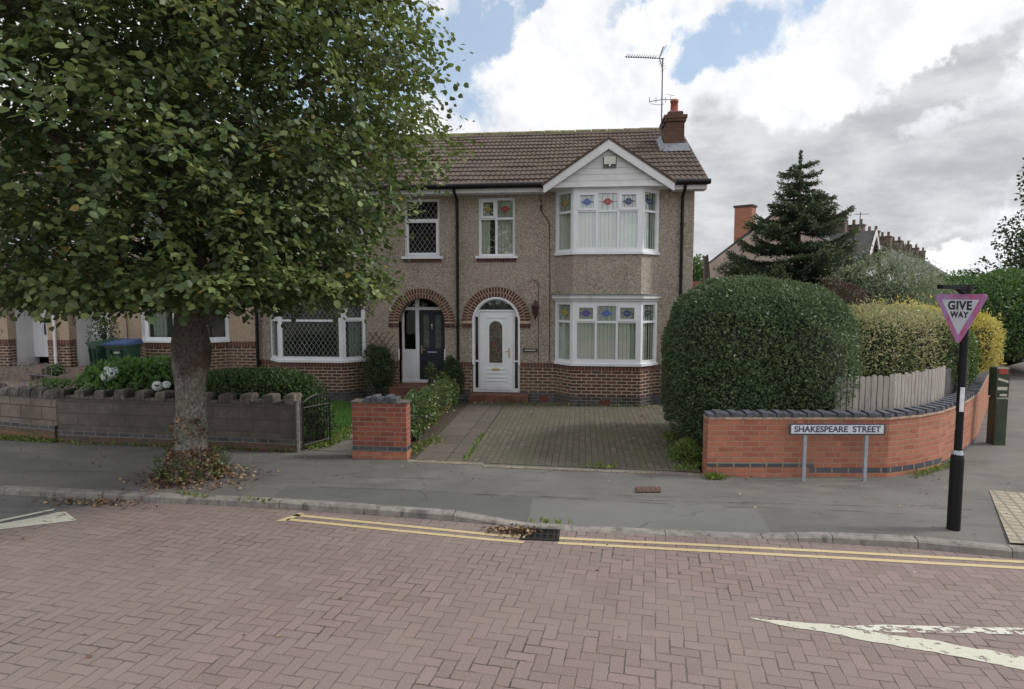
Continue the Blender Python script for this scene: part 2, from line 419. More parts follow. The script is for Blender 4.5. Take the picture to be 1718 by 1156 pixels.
def shrub_foliage(name, c, rad, n, size, mat, parent=None, p=2.4, seed=1, lump=.12, ls=3., zmin=.1, depth=.25, shape='leaf', width=.5, up=.35, core=.82, tintshift=0., spiky=0., rot=0.):
    rs = np.random.RandomState(seed); c = np.array(c, float); rad = np.array(rad, float)
    u = rs.normal(size=(int(n*1.5), 3)); u = unit(u)
    u[:, 2] = np.where((u[:, 2] < -.55), -u[:, 2], u[:, 2])
    g = (np.abs(u)**p).sum(1)**(1/p); D = u/g[:, None]
    lm = lumps(u*1., ls, seed)
    r = (1+lump*lm)*(1-depth*rs.rand(len(u))**2.2)
    cr, sr = math.cos(rot), math.sin(rot); RM = np.array([[cr, sr, 0], [-sr, cr, 0], [0, 0, 1]])
    P = (D*rad*r[:, None]) @ RM
    nr = unit((u/rad)@RM)
    P = P + c; keep = P[:, 2] > zmin; P = P[keep][:n]; nr = nr[keep][:n]; m = len(P); lmk = lm[keep][:n]
    d = unit(nr*.6 + rs.normal(size=(m, 3))*.7 + np.array([0, 0, up]))
    nn = unit(nr + rs.normal(size=(m, 3))*.55 + np.array([0, 0, .4]))
    if spiky:
        sel = rs.rand(m) < .12; P[sel] += (nr[sel]*.6+np.array([0, 0, .5]))*spiky*rs.rand(sel.sum())[:, None]
    sz = size*(.65+.7*rs.rand(m))
    loc = lumps(P, 3.5, seed+5)
    tint = np.clip(.38+.22*loc+.28*rs.normal(size=m)*.8+tintshift, 0, .96)
    odd = rs.rand(m) < .015; tint[odd] = 1.
    # dark shell added inside the leaves as an occluder
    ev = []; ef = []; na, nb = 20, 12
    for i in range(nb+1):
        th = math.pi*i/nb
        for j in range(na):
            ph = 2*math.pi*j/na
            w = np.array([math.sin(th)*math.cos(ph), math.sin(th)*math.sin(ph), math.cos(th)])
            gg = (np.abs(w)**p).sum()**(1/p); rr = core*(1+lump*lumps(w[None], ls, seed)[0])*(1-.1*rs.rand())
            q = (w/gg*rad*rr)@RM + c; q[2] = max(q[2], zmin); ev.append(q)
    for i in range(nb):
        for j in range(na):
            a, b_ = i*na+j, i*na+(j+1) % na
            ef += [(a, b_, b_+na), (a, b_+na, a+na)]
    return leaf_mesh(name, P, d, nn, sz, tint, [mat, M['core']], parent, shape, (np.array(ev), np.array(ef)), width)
# ------------------------------------------------------------------ house building
ARC = 18
def arc(cx, cz, r, a0, a1, n=ARC):
    return [(cx+r*math.cos(R(a0+(a1-a0)*i/n)), cz+r*math.sin(R(a0+(a1-a0)*i/n))) for i in range(n+1)]
M['porch_step'] = simple('tan_step', (.20, .15, .12), .85, .3, 8.)
class Win:
    def __init__(s): s.fr = MB(); s.gl = MB(); s.bl = MB(); s.ld = MB(); s.st = MB(); s.stm = []; s.cu = MB(); s.sill = MB()
    def lattice(s, fr, a0, a1, z0, z1, d, dx=.115, dz=.165, w=.009):
        W_, H_ = a1-a0, z1-z0
        for sg in (1, -1):
            k0 = -int(H_/dz)-2; k1 = int(W_/dx)+2
            for k in range(k0, k1+int(H_/dz)+2):
                # line: a = a0 + k*dx + sg*(z-z0)*dx/dz
                A = a0+k*dx + (0 if sg > 0 else .0); pts = []
                z_a, z_b = z0, z1
                aa, ab = A, A+sg*H_*dx/dz
                if aa == ab: continue
                t0, t1 = 0., 1.
                ta, tb = (a0-aa)/(ab-aa), (a1-aa)/(ab-aa)
                t0 = max(t0, min(ta, tb)); t1 = min(t1, max(ta, tb))
                if t1-t0 < .02: continue
                p = (aa+(ab-aa)*t0, z0+H_*t0); q = (aa+(ab-aa)*t1, z0+H_*t1)
                L = math.hypot(q[0]-p[0], q[1]-p[1]); nx, nz = -(q[1]-p[1])/L*w/2, (q[0]-p[0])/L*w/2
                c = [(p[0]+nx, p[1]+nz), (q[0]+nx, q[1]+nz), (q[0]-nx, q[1]-nz), (p[0]-nx, p[1]-nz)]
                s.ld.add([fr(a, z, d) for a, z in c]+[fr(a, z, d-.004) for a, z in c], [(0, 1, 2, 3), (7, 6, 5, 4), (0, 4, 5, 1), (2, 6, 7, 3)])
    def ornament(s, fr, a0, a1, z0, z1, d, matkey):
        cx, cz = (a0+a1)/2, (z0+z1)/2; W_ = a1-a0; r = min(.075, W_*.24)
        if matkey not in s.stm: s.stm.append(matkey)
        mi = s.stm.index(matkey)
        n = 14
        ring = [(cx+r*math.cos(2*math.pi*i/n), cz+r*math.sin(2*math.pi*i/n)) for i in range(n)]
        s.st.add([fr(a, z, d) for a, z in ring], [tuple(range(n))], mi)
        for sg in (1, -1):
            c = [(cx+sg*r*.9, cz+.03), (cx+sg*r*1.9, cz), (cx+sg*r*.9, cz-.03)]
            s.st.add([fr(a, z, d) for a, z in c], [(0, 1, 2)], mi)
        w = .005
        for a in (a0+W_*.22, a0+W_*.5, a1-W_*.22): s.ld.bar(fr, a-w, a+w, z0, z1, d-.003, d+.003)
        for z in (cz, ): s.ld.bar(fr, a0, cx-r*1.9, z-w, z+w, d-.003, d+.003); s.ld.bar(fr, cx+r*1.9, a1, z-w, z+w, d-.003, d+.003)
        s.ld.bar(fr, cx-r, cx+r, cz-.006, cz+.006, d-.003, d+.005); s.ld.bar(fr, cx-.006, cx+.006, cz-r, cz+r, d-.003, d+.006)
    def facet(s, fr, a0, a1, z0, z1, cols, zt, openers=(), style='plain', orn=(), blind=True, ew=.055, mw=.05, low_open=()):
        D0, D1 = -.05, .012
        s.fr.bar(fr, a0, a0+ew, z0, z1, D0, D1); s.fr.bar(fr, a1-ew, a1, z0, z1, D0, D1)
        s.fr.bar(fr, a0+ew, a1-ew, z0, z0+ew, D0, D1-.002); s.fr.bar(fr, a0+ew, a1-ew, z1-ew, z1, D0, D1-.002)
        xs = [a0+ew] + [a0+(a1-a0)*c for c in cols] + [a1-ew]
        for x in xs[1:-1]: s.fr.bar(fr, x-mw/2, x+mw/2, z0+ew, z1-ew, D0, D1-.003)
        for i in range(len(xs)-1):
            l = xs[i]+(mw/2 if i else 0); r = xs[i+1]-(mw/2 if i < len(xs)-2 else 0)
            if zt: s.fr.bar(fr, l, r, zt-mw/2, zt+mw/2, D0, D1-.004)
            cells = [(z0+ew, (zt-mw/2) if zt else z1-ew, i in low_open)] + ([(zt+mw/2, z1-ew, i in openers)] if zt else [])
            for j, (b, t_, op) in enumerate(cells):
                l2, r2, b2, t2 = l, r, b, t_
                if op:
                    e = .04; o_ = .012
                    s.fr.bar(fr, l-o_, l+e, b-o_, t_+o_, D1-.002, D1+.02); s.fr.bar(fr, r-e, r+o_, b-o_, t_+o_, D1-.002, D1+.02)
                    s.fr.bar(fr, l+e, r-e, b-o_, b+e, D1-.002, D1+.019); s.fr.bar(fr, l+e, r-e, t_-e, t_+o_, D1-.002, D1+.019)
                    l2, r2, b2, t2 = l+e, r-e, b+e, t_-e
                s.gl.bar(fr, l, r, b, t_, -.036, -.030)
                if style == 'diamond': s.lattice(fr, l2, r2, b2, t2, -.018)
                if j == 1 and orn and i < len(orn) and orn[i]: s.ornament(fr, l2, r2, b2, t2, -.020, orn[i])
        if blind:
            b0 = blind[0] if isinstance(blind, tuple) else 0.; b1 = blind[1] if isinstance(blind, tuple) else 1.
            x = a0+.005+(a1-a0)*b0; e = a0+(a1-a0)*b1-.005; k = 0
            rr = random.Random(int(a0*97+z0*31))
            while x < e:
                w = .082; tl = .02+rr.uniform(-.006, .006); x2 = min(x+w, e)
                s.bl.add([fr(x, z0+.02, -.058), fr(x2, z0+.02, -.058-tl), fr(x2, z1-.02, -.058-tl), fr(x, z1-.02, -.058)], [(0, 1, 2, 3)])
                x += .086
    def curtain(s, fr, a0, a1, z0, z1, d=-.16):
        n = max(4, int((a1-a0)/.02)); pr = []
        for i in range(n+1):
            a = a0+(a1-a0)*i/n; pr.append((a, d+.03*math.sin(i*1.3)))
        for i in range(n):
            s.cu.add([fr(pr[i][0], z0, pr[i][1]), fr(pr[i+1][0], z0, pr[i+1][1]), fr(pr[i+1][0], z1, pr[i+1][1]), fr(pr[i][0], z1, pr[i][1])], [(0, 1, 2, 3)])
    def build(s, parent, label=None, gm='glass'):
        w = s.fr.build('window', M['upvc'], parent)
        if label: w['label'] = label
        if s.gl.f: s.gl.build('pane', M[gm], w)
        if s.bl.f: s.bl.build('blind', M['blind'], w)
        if s.ld.f: s.ld.split_build('leading', M['lead'] if not s.st.f else M['lead_dark'], w)
        if s.st.f: s.st.split_build('stained_glass', [M[k] for k in s.stm], w)
        if s.cu.f: s.cu.split_build('curtain', M['curtain'], w)
        if s.sill.f: s.sill.split_build('sill', M['upvc'], w)
        return w
def facet_frame(p, q, x0, sg, dz):
    """p,q plan points (u, y); outward = away from house (towards -y)"""
    L = math.hypot(q[0]-p[0], q[1]-p[1]); tx, ty = (q[0]-p[0])/L, (q[1]-p[1])/L
    nx, ny = ty, -tx
    return (lambda a, z, d: (x0+sg*(p[0]+tx*a+nx*d), p[1]+ty*a+ny*d, z+dz)), L
def offset_poly(pl, d):
    out = []
    ns = []
    for p, q in zip(pl[:-1], pl[1:]):
        L = math.hypot(q[0]-p[0], q[1]-p[1]); ns.append(((q[1]-p[1])/L, -(q[0]-p[0])/L))
    for i, p in enumerate(pl):
        if i == 0: n = ns[0]; s_ = 1.
        elif i == len(pl)-1: n = ns[-1]; s_ = 1.
        else:
            n = (ns[i-1][0]+ns[i][0], ns[i-1][1]+ns[i][1]); L = math.hypot(*n); n = (n[0]/L, n[1]/L)
            s_ = 1/(n[0]*ns[i][0]+n[1]*ns[i][1])
        out.append((p[0]+n[0]*d*s_, p[1]+n[1]*d*s_))
    return out
def bay_band(mb, pl, d_in, d_out, z0, z1, T, mi=0):
    """a strip following the bay plan between two offsets"""
    A = offset_poly(pl, d_out); B = offset_poly(pl, d_in)
    for i in range(len(pl)-1):
        mb.hexa([T(*B[i], z0), T(*A[i], z0), T(*A[i+1], z0), T(*B[i+1], z0), T(*B[i], z1), T(*A[i], z1), T(*A[i+1], z1), T(*B[i+1], z1)], mi)

def tile_roof(mb, xa, xb, ye, ze, yr, zr, rows, per=.12, amp=.012, lift=.030, flip=1):
    nx = int((xb-xa)/per*6)
    sl = math.hypot(yr-ye, zr-ze); ny, nz = -(zr-ze)/sl*flip, abs(yr-ye)/sl
    for r in range(rows):
        t0, t1 = r/rows, min(1., (r+1.12)/rows); k = len(mb.v); jit = random.Random(r).uniform(-.05, .05)
        for i in range(nx+1):
            x = xa+(xb-xa)*i/nx; ph = 2*math.pi*x/per
            h = amp*(abs(math.sin(ph/2+jit))**.7*2-1)
            wob = .012*mnoise.noise(Vector((x*1.1, r*.7, 3.)))+.02*mnoise.noise(Vector((x*.35, r*.15, 9.)))
            for t_, e in ((t0, -.01), (t0, lift), (t1, 0.)):
                y = ye+(yr-ye)*t_; z = ze+(zr-ze)*t_; hh = e+(h if e >= 0 else h*.5)+wob
                mb.v.append((x, y+ny*hh, z+nz*hh))
        for i in range(nx):
            a = k+i*3
            mb.f += [(a, a+3, a+4, a+1), (a+1, a+4, a+5, a+2)]; mb.m += [0, 0]

def text_mesh(body, size, loc, rot, mat, name, parent, extrude=.003, offset=.0, sx=1., align='CENTER', spacing=1.):
    c = bpy.data.curves.new(name, 'FONT'); c.body = body; c.size = size; c.extrude = extrude; c.offset = offset
    c.align_x = align; c.align_y = 'CENTER'; c.space_character = spacing
    o = bpy.data.objects.new(name, c); COL.objects.link(o)
    bpy.context.view_layer.update()
    dg = bpy.context.evaluated_depsgraph_get()
    me = bpy.data.meshes.new_from_object(o.evaluated_get(dg)); bpy.data.objects.remove(o)
    me.name = name; me.materials.clear(); me.materials.append(mat)
    o = bpy.data.objects.new(name, me); COL.objects.link(o); o.location = loc; o.rotation_euler = rot; o.scale = (sx, 1, 1)
    bpy.context.view_layer.update()
    if parent is not None: o.parent = parent; o.matrix_parent_inverse = parent.matrix_world.inverted()
    return o

def house(name, label, group, x0, sg, dz, W, wallm, doorkind, winstyle, gable_end, chimney, pipe, orn=None, lower_canopy='white', verge_only=True, bay_u=(2.32, 4.62)):
    root = empty(name, (x0+sg*W/2, 0, .1+dz), label, 'house', group)
    T = lambda u, y, z: (x0+sg*u, y, z+dz)
    F = lambda a, z, d: (x0+sg*a, -d, z+dz)
    rk = doorkind
    d0, d1, dc = (.36, 1.49, .925) if rk == 'white' else (.30, 1.42, .86)
    rad = (d1-d0)/2; spring = 1.99 if rk == 'white' else 1.96; zsill = .30 if rk == 'white' else .50
    w0, w1 = (.52, 1.37) if rk == 'white' else (.40, 1.25)
    wz0, wz1 = 3.5, 4.84
    b0, b1 = bay_u; bd = .42; bc = .40
    plan = [(b0, 0.), (b0+bc, -bd), (b1-bc, -bd), (b1, 0.)]
    zb = 1.02
    # --- walls
    mb = MB()
    outer = [(0, zb), (d0, zb)] + [(d0, spring)] + arc(dc, spring, rad, 180, 0)[1:-1] + [(d1, spring), (d1, zb), (b0, zb), (b0, 4.96), (b1, 4.96), (b1, zb), (W, zb), (W, 5.08), (0, 5.08)]
    hole = [(w0, wz0), (w1, wz0), (w1, wz1), (w0, wz1)]
    mb.slab(F, outer, [hole], 0., -.24)
    # bay panel between storeys
    fz = [(2.60, 3.52)]
    bay_band(mb, plan, -.16, 0., 2.60, 3.52, T)
    # rear, side
    mb.hexa([T(0, 7.76, 0), T(W, 7.76, 0), T(W, 8., 0), T(0, 8., 0), T(0, 7.76, 5.08), T(W, 7.76, 5.08), T(W, 8., 5.08), T(0, 8., 5.08)])
    def side(u, t_):
        fs = lambda a, z, d: T(u+d, a, z)
        mb.slab(fs, [(.243, 0), (7.755, 0), (7.755, 5.05), (4., 7.1), (.243, 5.05)], [], 0., -.2)
    side(W, 1)
    mb.box(*sorted((T(0, 0, 0)[0], T(.1, 0, 0)[0])), .26, 7.7, dz, 5.0+dz)
    mb.build('wall', M[wallm], root)
    # interior floors and rear partitions
    ib = MB(); ib.box(*sorted((T(.12, 0, 0)[0], T(W-.22, 0, 0)[0])), .25, 7.7, 2.62+dz, 2.82+dz)
    ib.box(*sorted((T(.12, 0, 0)[0], T(W-.22, 0, 0)[0])), 3.6, 3.7, .1+dz, 2.61+dz); ib.box(*sorted((T(.12, 0, 0)[0], T(W-.22, 0, 0)[0])), 3.6, 3.7, 2.83+dz, 4.95+dz)
    ib.box(*sorted((T(.12, 0, 0)[0], T(W-.22, 0, 0)[0])), .25, 7.7, 4.97+dz, 5.02+dz)
    ib.box(*sorted((T(1.75, 0, 0)[0], T(1.85, 0, 0)[0])), .25, 3.59, .1+dz, 2.61+dz)
    ib.box(*sorted((T(.12, 0, 0)[0], T(W-.22, 0, 0)[0])), .25, 7.7, .12+dz, .25+dz)
    ib.build('interior', M['dark'], root)
    # --- brick dado
    bb = MB(); O = .008
    for a, b in ((0, d0), (d1, b0), (b1, W)):
        bb.bar(F, a, b, .32, .90, -.2, O)
    bay_band(bb, plan, -.2, O, .32, .90, T)
    bb.split_build('brick_dado', M['brick'], root)
    sb = MB()
    for a, b in ((0, d0), (d1, b0), (b1, W)): sb.bar(F, a, b, .90, zb, -.2, O+.008)
    bay_band(sb, plan, -.2, O+.008, .90, zb, T)
    sb.split_build('soldier_course', M['soldier'], root)
    pb = MB()
    for a, b in ((0, d0), (d1, b0), (b1, W)): pb.bar(F, a, b, -.1, .32, -.2, O+.02)
    bay_band(pb, plan, -.2, O+.02, -.1, .32, T)
    if rk == 'white':
        pass
    pb.split_build('plinth', M['blue'], root)
    # air bricks
    ab = MB()
    for u in ((1.95, 3.35) if sg > 0 else (3.3,)):
        y = -.42 if u > b0 else 0.
        ab.box(*sorted((T(u, 0, 0)[0], T(u+.22, 0, 0)[0])), y-.034, y-.02, .13+dz, .25+dz)
    ab.split_build('air_brick', M['airb'], root)
    # --- arch
    am = MB(); rn = random.Random(3)
    Ro = rad+.235
    ring = arc(dc, spring, Ro-.004, 180, 0, 30)+[(dc+Ro-.004, 1.9), (d1+.003, 1.9)]+arc(dc, spring, rad+.003, 0, 180, 30)+[(d0-.003, 1.9), (dc-Ro+.004, 1.9)]
    am.slab(F, ring, [], .012, -.02, 1)
    for k, (ra, rb, n_) in enumerate(((rad+.001, rad+.108, 27), (rad+.119, Ro, 33))):
        for i in range(n_):
            g_ = .27; th0 = math.pi*(i+g_/2)/n_; th1 = math.pi*(i+1-g_/2)/n_
            c = [(dc+r_*math.cos(t_), spring+r_*math.sin(t_)) for r_, t_ in ((ra, th0), (rb, th0), (rb, th1), (ra, th1))]
            dd = .017+rn.uniform(0, .004)
            am.add([F(a, z, -.1 if k == 0 else 0.) for a, z in c]+[F(a, z, dd) for a, z in c], [(4, 5, 6, 7), (0, 1, 5, 4), (1, 2, 6, 5), (2, 3, 7, 6), (3, 0, 4, 7)])
    for s_ in (-1, 1):   # corbels
        e = dc+s_*rad
        for j in range(3):
            zz = 1.84+j*.052 if j < 2 else 1.945
            for q in range(2):
                a0 = e+s_*(.0+q*.125); a1 = e+s_*(.115+q*.125)
                if j < 2: am.bar(F, min(a0, a1), max(a0, a1), zz, zz+.044, -.02, .03+rn.uniform(0, .006))
    am.build('brick_arch', [M['voussoir'], M['archmortar']], root)
    # --- upstairs small window
    wn = Win(); U = lambda a, z, d: F(a, z, d-.06)
    if winstyle == 'blind':
        wn.facet(U, w0, w1, wz0, wz1, [.48], 4.37, openers=(0,), orn=orn['small'] if orn else (), blind=(0., .30) if rk == 'white' else True)
        wn.bl.add([], [])
        x = w0+(w1-w0)*.5
        while x < w1-.06:
            wn.bl.add([U(x, wz0+.03, -.12), U(x+.08, wz0+.03, -.14), U(x+.08, wz1-.03, -.14), U(x, wz1-.03, -.12)], [(0, 1, 2, 3)]); x += .086
    else:
        wn.facet(U, w0, w1, wz0, wz1, [], 4.36, style='diamond', blind=None, low_open=(0,))
    wn.sill.bar(F, w0-.07, w1+.07, wz0-.05, wz0+.005, -.08, .06)
    wn.build(root, gm='glass_b' if winstyle == 'blind' else 'glass')
    tb = MB(); n_ = 14
    for i in range(n_):
        a = w0-.04+(w1-w0+.08)*i/n_; tb.bar(F, a, a+(w1-w0+.08)/n_*.82, wz0-.13, wz0-.055, -.02, .02)
    tb.build('tile_sill_course', M['voussoir'], root)
    # --- bay windows
    for (z0, z1, zt, key) in ((1.06, 2.46, 2.0, 'low'), (3.55, 4.93, 4.45, 'up')):
        wn = Win()
        for i in range(3):
            fr, L = facet_frame(plan[i], plan[i+1], x0, sg, dz)
            o_ = orn[key] if orn else None
            if i == 1:
                if winstyle == 'blind': wn.facet(fr, 0, L, z0, z1, [.345, .655], zt, openers=(0, 2), orn=o_[1:4], ew=.10)
                elif winstyle == 'diamond': wn.facet(fr, 0, L, z0, z1, [], zt, style='diamond', blind=None, ew=.085); wn.curtain(fr, .1, .2, z0, z1)
                else: wn.facet(fr, 0, L, z0, z1, [.5], zt, blind=None, ew=.08); wn.curtain(fr, .1, .45, z0, z1)
            else:
                dd = (o_[0:1] if i == 0 else o_[4:5]) if o_ else ()
                wn.facet(fr, 0, L, z0, z1, [], zt, style='diamond' if winstyle == 'diamond' else 'plain', orn=dd, blind=(True if winstyle == 'blind' else None), ew=.075, openers=(0,) if winstyle == 'diamond' else ())
                if winstyle == 'diamond': wn.curtain(fr, L*.35 if i == 2 else .05, L-.02 if i == 2 else L*.6, z0, z1)
        bay_band(wn.sill, plan, -.06, .055, z0-.05, z0+.006, T)
        if key == 'up': bay_band(wn.sill, plan, -.06, .045, z1+.003, z1+.045, T)
        wn.build(root, gm='glass_b' if winstyle == 'blind' else 'glass')
    # --- canopy above ground floor bay
    cb = MB()
    if lower_canopy == 'white':
        bay_band(cb, plan, -.06, .05, 2.463, 2.52, T); bay_band(cb, plan, -.06, .11, 2.522, 2.60, T)
        cb.build('canopy', M['dull_white'], root)
        cb = MB(); bay_band(cb, plan, -.06, .14, 2.603, 2.625, T); cb.build('canopy_flashing', M['greylead'], root)
    else:
        bay_band(cb, plan, -.06, .08, 2.463, 2.56, T); cb.build('canopy', M['black'], root)
        cb = MB(); A = offset_poly(plan, .13); B = offset_poly(plan, 0.)
        for i in range(3): cb.hexa([T(*B[i], 2.56), T(*A[i], 2.563), T(*A[i+1], 2.563), T(*B[i+1], 2.56), T(*B[i], 2.70), T(*A[i], 2.60), T(*A[i+1], 2.60), T(*B[i+1], 2.70)])
        cb.build('canopy_tiles', M['tile'], root)
    # --- doors
    if rk == 'white':
        fb = MB(); P = lambda a, z, d: F(a, z, d-.07)
        e = .055; fan = spring+.22
        o_ = [(d0+.003, zsill), (d1-.003, zsill), (d1-.003, spring)]+arc(dc, spring, rad-.003, 0, 180)[1:-1]+[(d0+.003, spring)]
        ri = rad-.07
        th = math.degrees(math.asin((fan+.045-spring)/ri))
        fanh = arc(dc, spring, ri, th, 180-th, 12)
        sl = .075
        lf0, lf1 = d0+.165, d1-.165
        holes = [fanh, [(lf0, zsill+.05), (lf1, zsill+.05), (lf1, fan-.0), (lf0, fan-.0)]]
        for (a, b) in ((d0+e, lf0-.035), (lf1+.035, d1-e)):
            holes.append([(a, zsill+.09), (b, zsill+.09), (b, 1.02), (a, 1.02)])
            holes.append([(a, 1.06), (b, 1.06), (b, spring+.10), (a, spring+.10)])
        fb.slab(P, o_, holes, .0, -.07)
        # outer raised rim following the arch
        rim = [(d0, .96), (d0, spring)]+arc(dc, spring, rad, 180, 0)[1:-1]+[(d1, spring), (d1, .96), (d1-.045, .96), (d1-.045, spring)]+arc(dc, spring, rad-.045, 0, 180)[1:-1]+[(d0+.045, spring), (d0+.045, .96)]
        fb.slab(F, rim, [], .02, -.05)
        df = fb.build('door_frame', M['upvc'], root)
        g = MB(); g.bar(P, d0+.02, d1-.02, zsill+.06, spring, -.045, -.04); g.slab(P, arc(dc, spring, rad-.03, 0, 180), [], -.045, -.04)
        g.build('pane', M['glass'], df)
        lb = MB(); Lw = lf1-lf0; zt_ = fan-.012; zb_ = zsill+.06
        gx0, gx1 = lf0+Lw*.29, lf0+Lw*.68; gc = (gx0+gx1)/2; gr = (gx1-gx0)/2; gz0, gz1 = 1.00, 1.93-gr+.06
        gh = [(gx0, gz0), (gx1, gz0), (gx1, gz1)]+arc(gc, gz1, gr, 0, 180, 12)[1:-1]+[(gx0, gz1)]
        lb.slab(P, [(lf0+.006, zb_), (lf1-.006, zb_), (lf1-.006, zt_), (lf0+.006, zt_)], [gh], .022, -.03)
        rimo = [(gx0-.035, gz0-.035), (gx1+.035, gz0-.035), (gx1+.035, gz1)]+arc(gc, gz1, gr+.035, 0, 180, 12)[1:-1]+[(gx0-.035, gz1)]
        lb.slab(P, rimo, [gh], .034, .0)
        for zz, hh in ((.86, .012), (.765, .012), (.665, .012), (.58, .012), (2.085, .02)):
            lb.bar(P, gx0-.06, gx1+.10, zz-hh, zz+hh*.2, .02, .036)
        lb.bar(P, lf0+.13, lf0+.138, .42, 2.08, .02, .03); lb.bar(P, lf1-.138, lf1-.13, .42, 2.08, .02, .03)
        lb.bar(P, lf0+.10, lf1-.10, .42, .43, .02, .03)
        dr = lb.build('door', M['upvc'], root)
        dr['label'] = 'white front door with a tall arched pane of patterned glass'
        g = MB(); g.slab(P, gh, [], .005, -.005); g.build('door_pane', M['obscured'], dr)
        g = MB(); g.bar(P, gc-.085, gc+.085, .775+.05, .775+.095, .022, .04); g.build('letterbox', M['gold'], dr)
        g = MB(); g.bar(P, lf1-.105, lf1-.08, 1.12, 1.36, .022, .034); g.tube([P(lf1-.09, 1.28, .03), P(lf1-.09, 1.28, .07), P(lf1-.19, 1.28, .07)], .009, 6); g.build('handle', M['gold'], dr)
        st = MB(); st.box(*sorted((T(d0-.05, 0, 0)[0], T(d1+.22, 0, 0)[0])), -.30, .1, .05+dz, .285+dz, ch=.01); st.build('door_step', M['step'], root)
    elif rk == 'navy':
        back = .30; P = lambda a, z, d: F(a, z, d-back)
        # reveal
        rv = MB(); rv.slab(F, [(d0-.0, .5), (d0-.0, spring)]+arc(dc, spring, rad, 180, 0)[1:-1]+[(d1, spring), (d1, .5), (d1+.06, .5), (d1+.06, spring)]+arc(dc, spring, rad+.06, 0, 180)[1:-1]+[(d0-.06, spring), (d0-.06, .5)], [], -.02, -.42)
        rv.build('porch_reveal', M['dash'], root)
        fb = MB(); H1 = 2.60
        o_ = [(d0-.02, zsill), (d1+.02, zsill), (d1+.02, H1), (d0-.02, H1)]
        mx = d1-.40   # in mirrored house larger u = left
        holes = [[(d0+.06, zsill+.04), (mx-.02, zsill+.04), (mx-.02, 2.24), (d0+.06, 2.24)], [(d0+.06, 2.31), (mx-.02, 2.31), (mx-.02, H1-.05), (d0+.06, H1-.05)],
                 [(mx+.07, 1.28), (d1-.04, 1.28), (d1-.04, 2.24), (mx+.07, 2.24)], [(mx+.07, 2.31), (d1-.04, 2.31), (d1-.04, H1-.05), (mx+.07, H1-.05)]]
        fb.slab(P, o_, holes, 0., -.06)
        fb.bar(P, mx+.11, d1-.08, .60, 1.17, 0., .01); fb.bar(P, d0-.02, d1+.02, zsill-.04, zsill+.03, -.02, .03)
        df = fb.build('door_frame', M['upvc'], root)
        g = MB(); g.bar(P, d0+.05, mx-.01, 2.30, H1-.04, -.04, -.035); g.bar(P, mx+.06, d1-.03, 1.27, 2.25, -.04, -.035); g.bar(P, mx+.06, d1-.03, 2.30, H1-.04, -.04, -.035); g.build('pane', M['glass'], df)
        lb = MB(); l0, l1 = d0+.065, mx-.025; Lw = l1-l0
        gl = [[(l0+Lw*a, 1.32), (l0+Lw*b, 1.32), (l0+Lw*b, 2.12), (l0+Lw*a, 2.12)] for a, b in ((.15, .38), (.62, .85))]
        lb.slab(P, [(l0, zsill+.045), (l1, zsill+.045), (l1, 2.235), (l0, 2.235)], gl, -.005, -.05)
        for a, b in ((.12, .42), (.58, .88)): lb.bar(P, l0+Lw*a, l0+Lw*b, .62, 1.12, -.005, .003)
        dr = lb.build('door', M['navy'], root); dr['label'] = 'navy blue front door with two tall narrow panes'
        g = MB()
        for q in gl: g.slab(P, q, [], -.018, -.024)
        M['dimglass'] = simple('dim_door_glass', (.10, .11, .10), .15, .3, 8.); g.build('door_pane', M['dimglass'], dr)
        g = MB(); g.bar(P, l0+Lw*.32, l0+Lw*.68, 1.20, 1.235, -.004, .01); g.build('letterbox', M['steel'], dr)
        g = MB(); g.bar(P, l1-.07, l1-.045, 1.18, 1.38, -.004, .008); g.tube([P(l1-.06, 1.28, .0), P(l1-.06, 1.28, .05), P(l1-.15, 1.28, .05)], .009, 6); g.build('handle', M['gold'], dr)
        g = MB(); g.bar(P, l0+Lw*.48, l0+Lw*.52, 1.78, 1.88, -.004, .02); g.bar(P, l0+Lw*.46, l0+Lw*.54, 1.86, 1.90, -.004, .025); g.build('knocker', M['steel'], dr)
        st = MB()
        for (ya, zz) in ((-.55, .47), (-.85, .30)):
            st.box(*sorted((T(.26, 0, 0)[0], T(1.50, 0, 0)[0])), ya, (.32 if ya > -.6 else -.56), .05+dz, zz+dz, ch=.01)
        st.build('door_step', M['step'], root)
        wl = MB(); wl.box(*sorted((T(.14, 0, 0)[0], T(.255, 0, 0)[0])), -.62, -.02, .05+dz, .66+dz)
        wl.hexa([T(.14, -1.35, .05), T(.255, -1.35, .05), T(.255, -.625, .05), T(.14, -.625, .05), T(.14, -1.35, .30), T(.255, -1.35, .30), T(.255, -.625, .60), T(.14, -.625, .60)])
        wl.build('step_side_wall', M['step'], root)
        # white sensor strips at the arch edge
        ws = MB()
        for a in (d0-.012, d1-.01): ws.bar(F, a, a+.022, 1.05, 1.32, -.02, .03)
        ws.split_build('door_trim', M['upvc'], root)
    else:  # recessed porch with white inner door
        P = lambda a, z, d: F(a, z, d-.75)
        rv = MB()
        for a, b in ((d0-.12, d0), (d1, d1+.12)): rv.bar(F, a, b, .1, 2.7, -.9, -.245)
        rv.bar(F, d0-.12, d1+.12, 2.6, 2.7, -.9, -.245); rv.build('porch_reveal', M['dull_white'], root)
        fb = MB(); H1 = 2.58
        if rk == 'porch_a':
            cells = [(d0+.06, d0+.38), (d0+.62, d0+.80), (d0+.88, d1-.06)]
            holes = [[(a, .95), (b, .95), (b, 2.3), (a, 2.3)] for a, b in cells[1:]]
        else:
            holes = [[(d0+.42, 1.0), (d0+.62, 1.0), (d0+.62, 2.15), (d0+.42, 2.15)]]
        fb.slab(P, [(d0, .5), (d1, .5), (d1, H1), (d0, H1)], holes, 0., -.06)
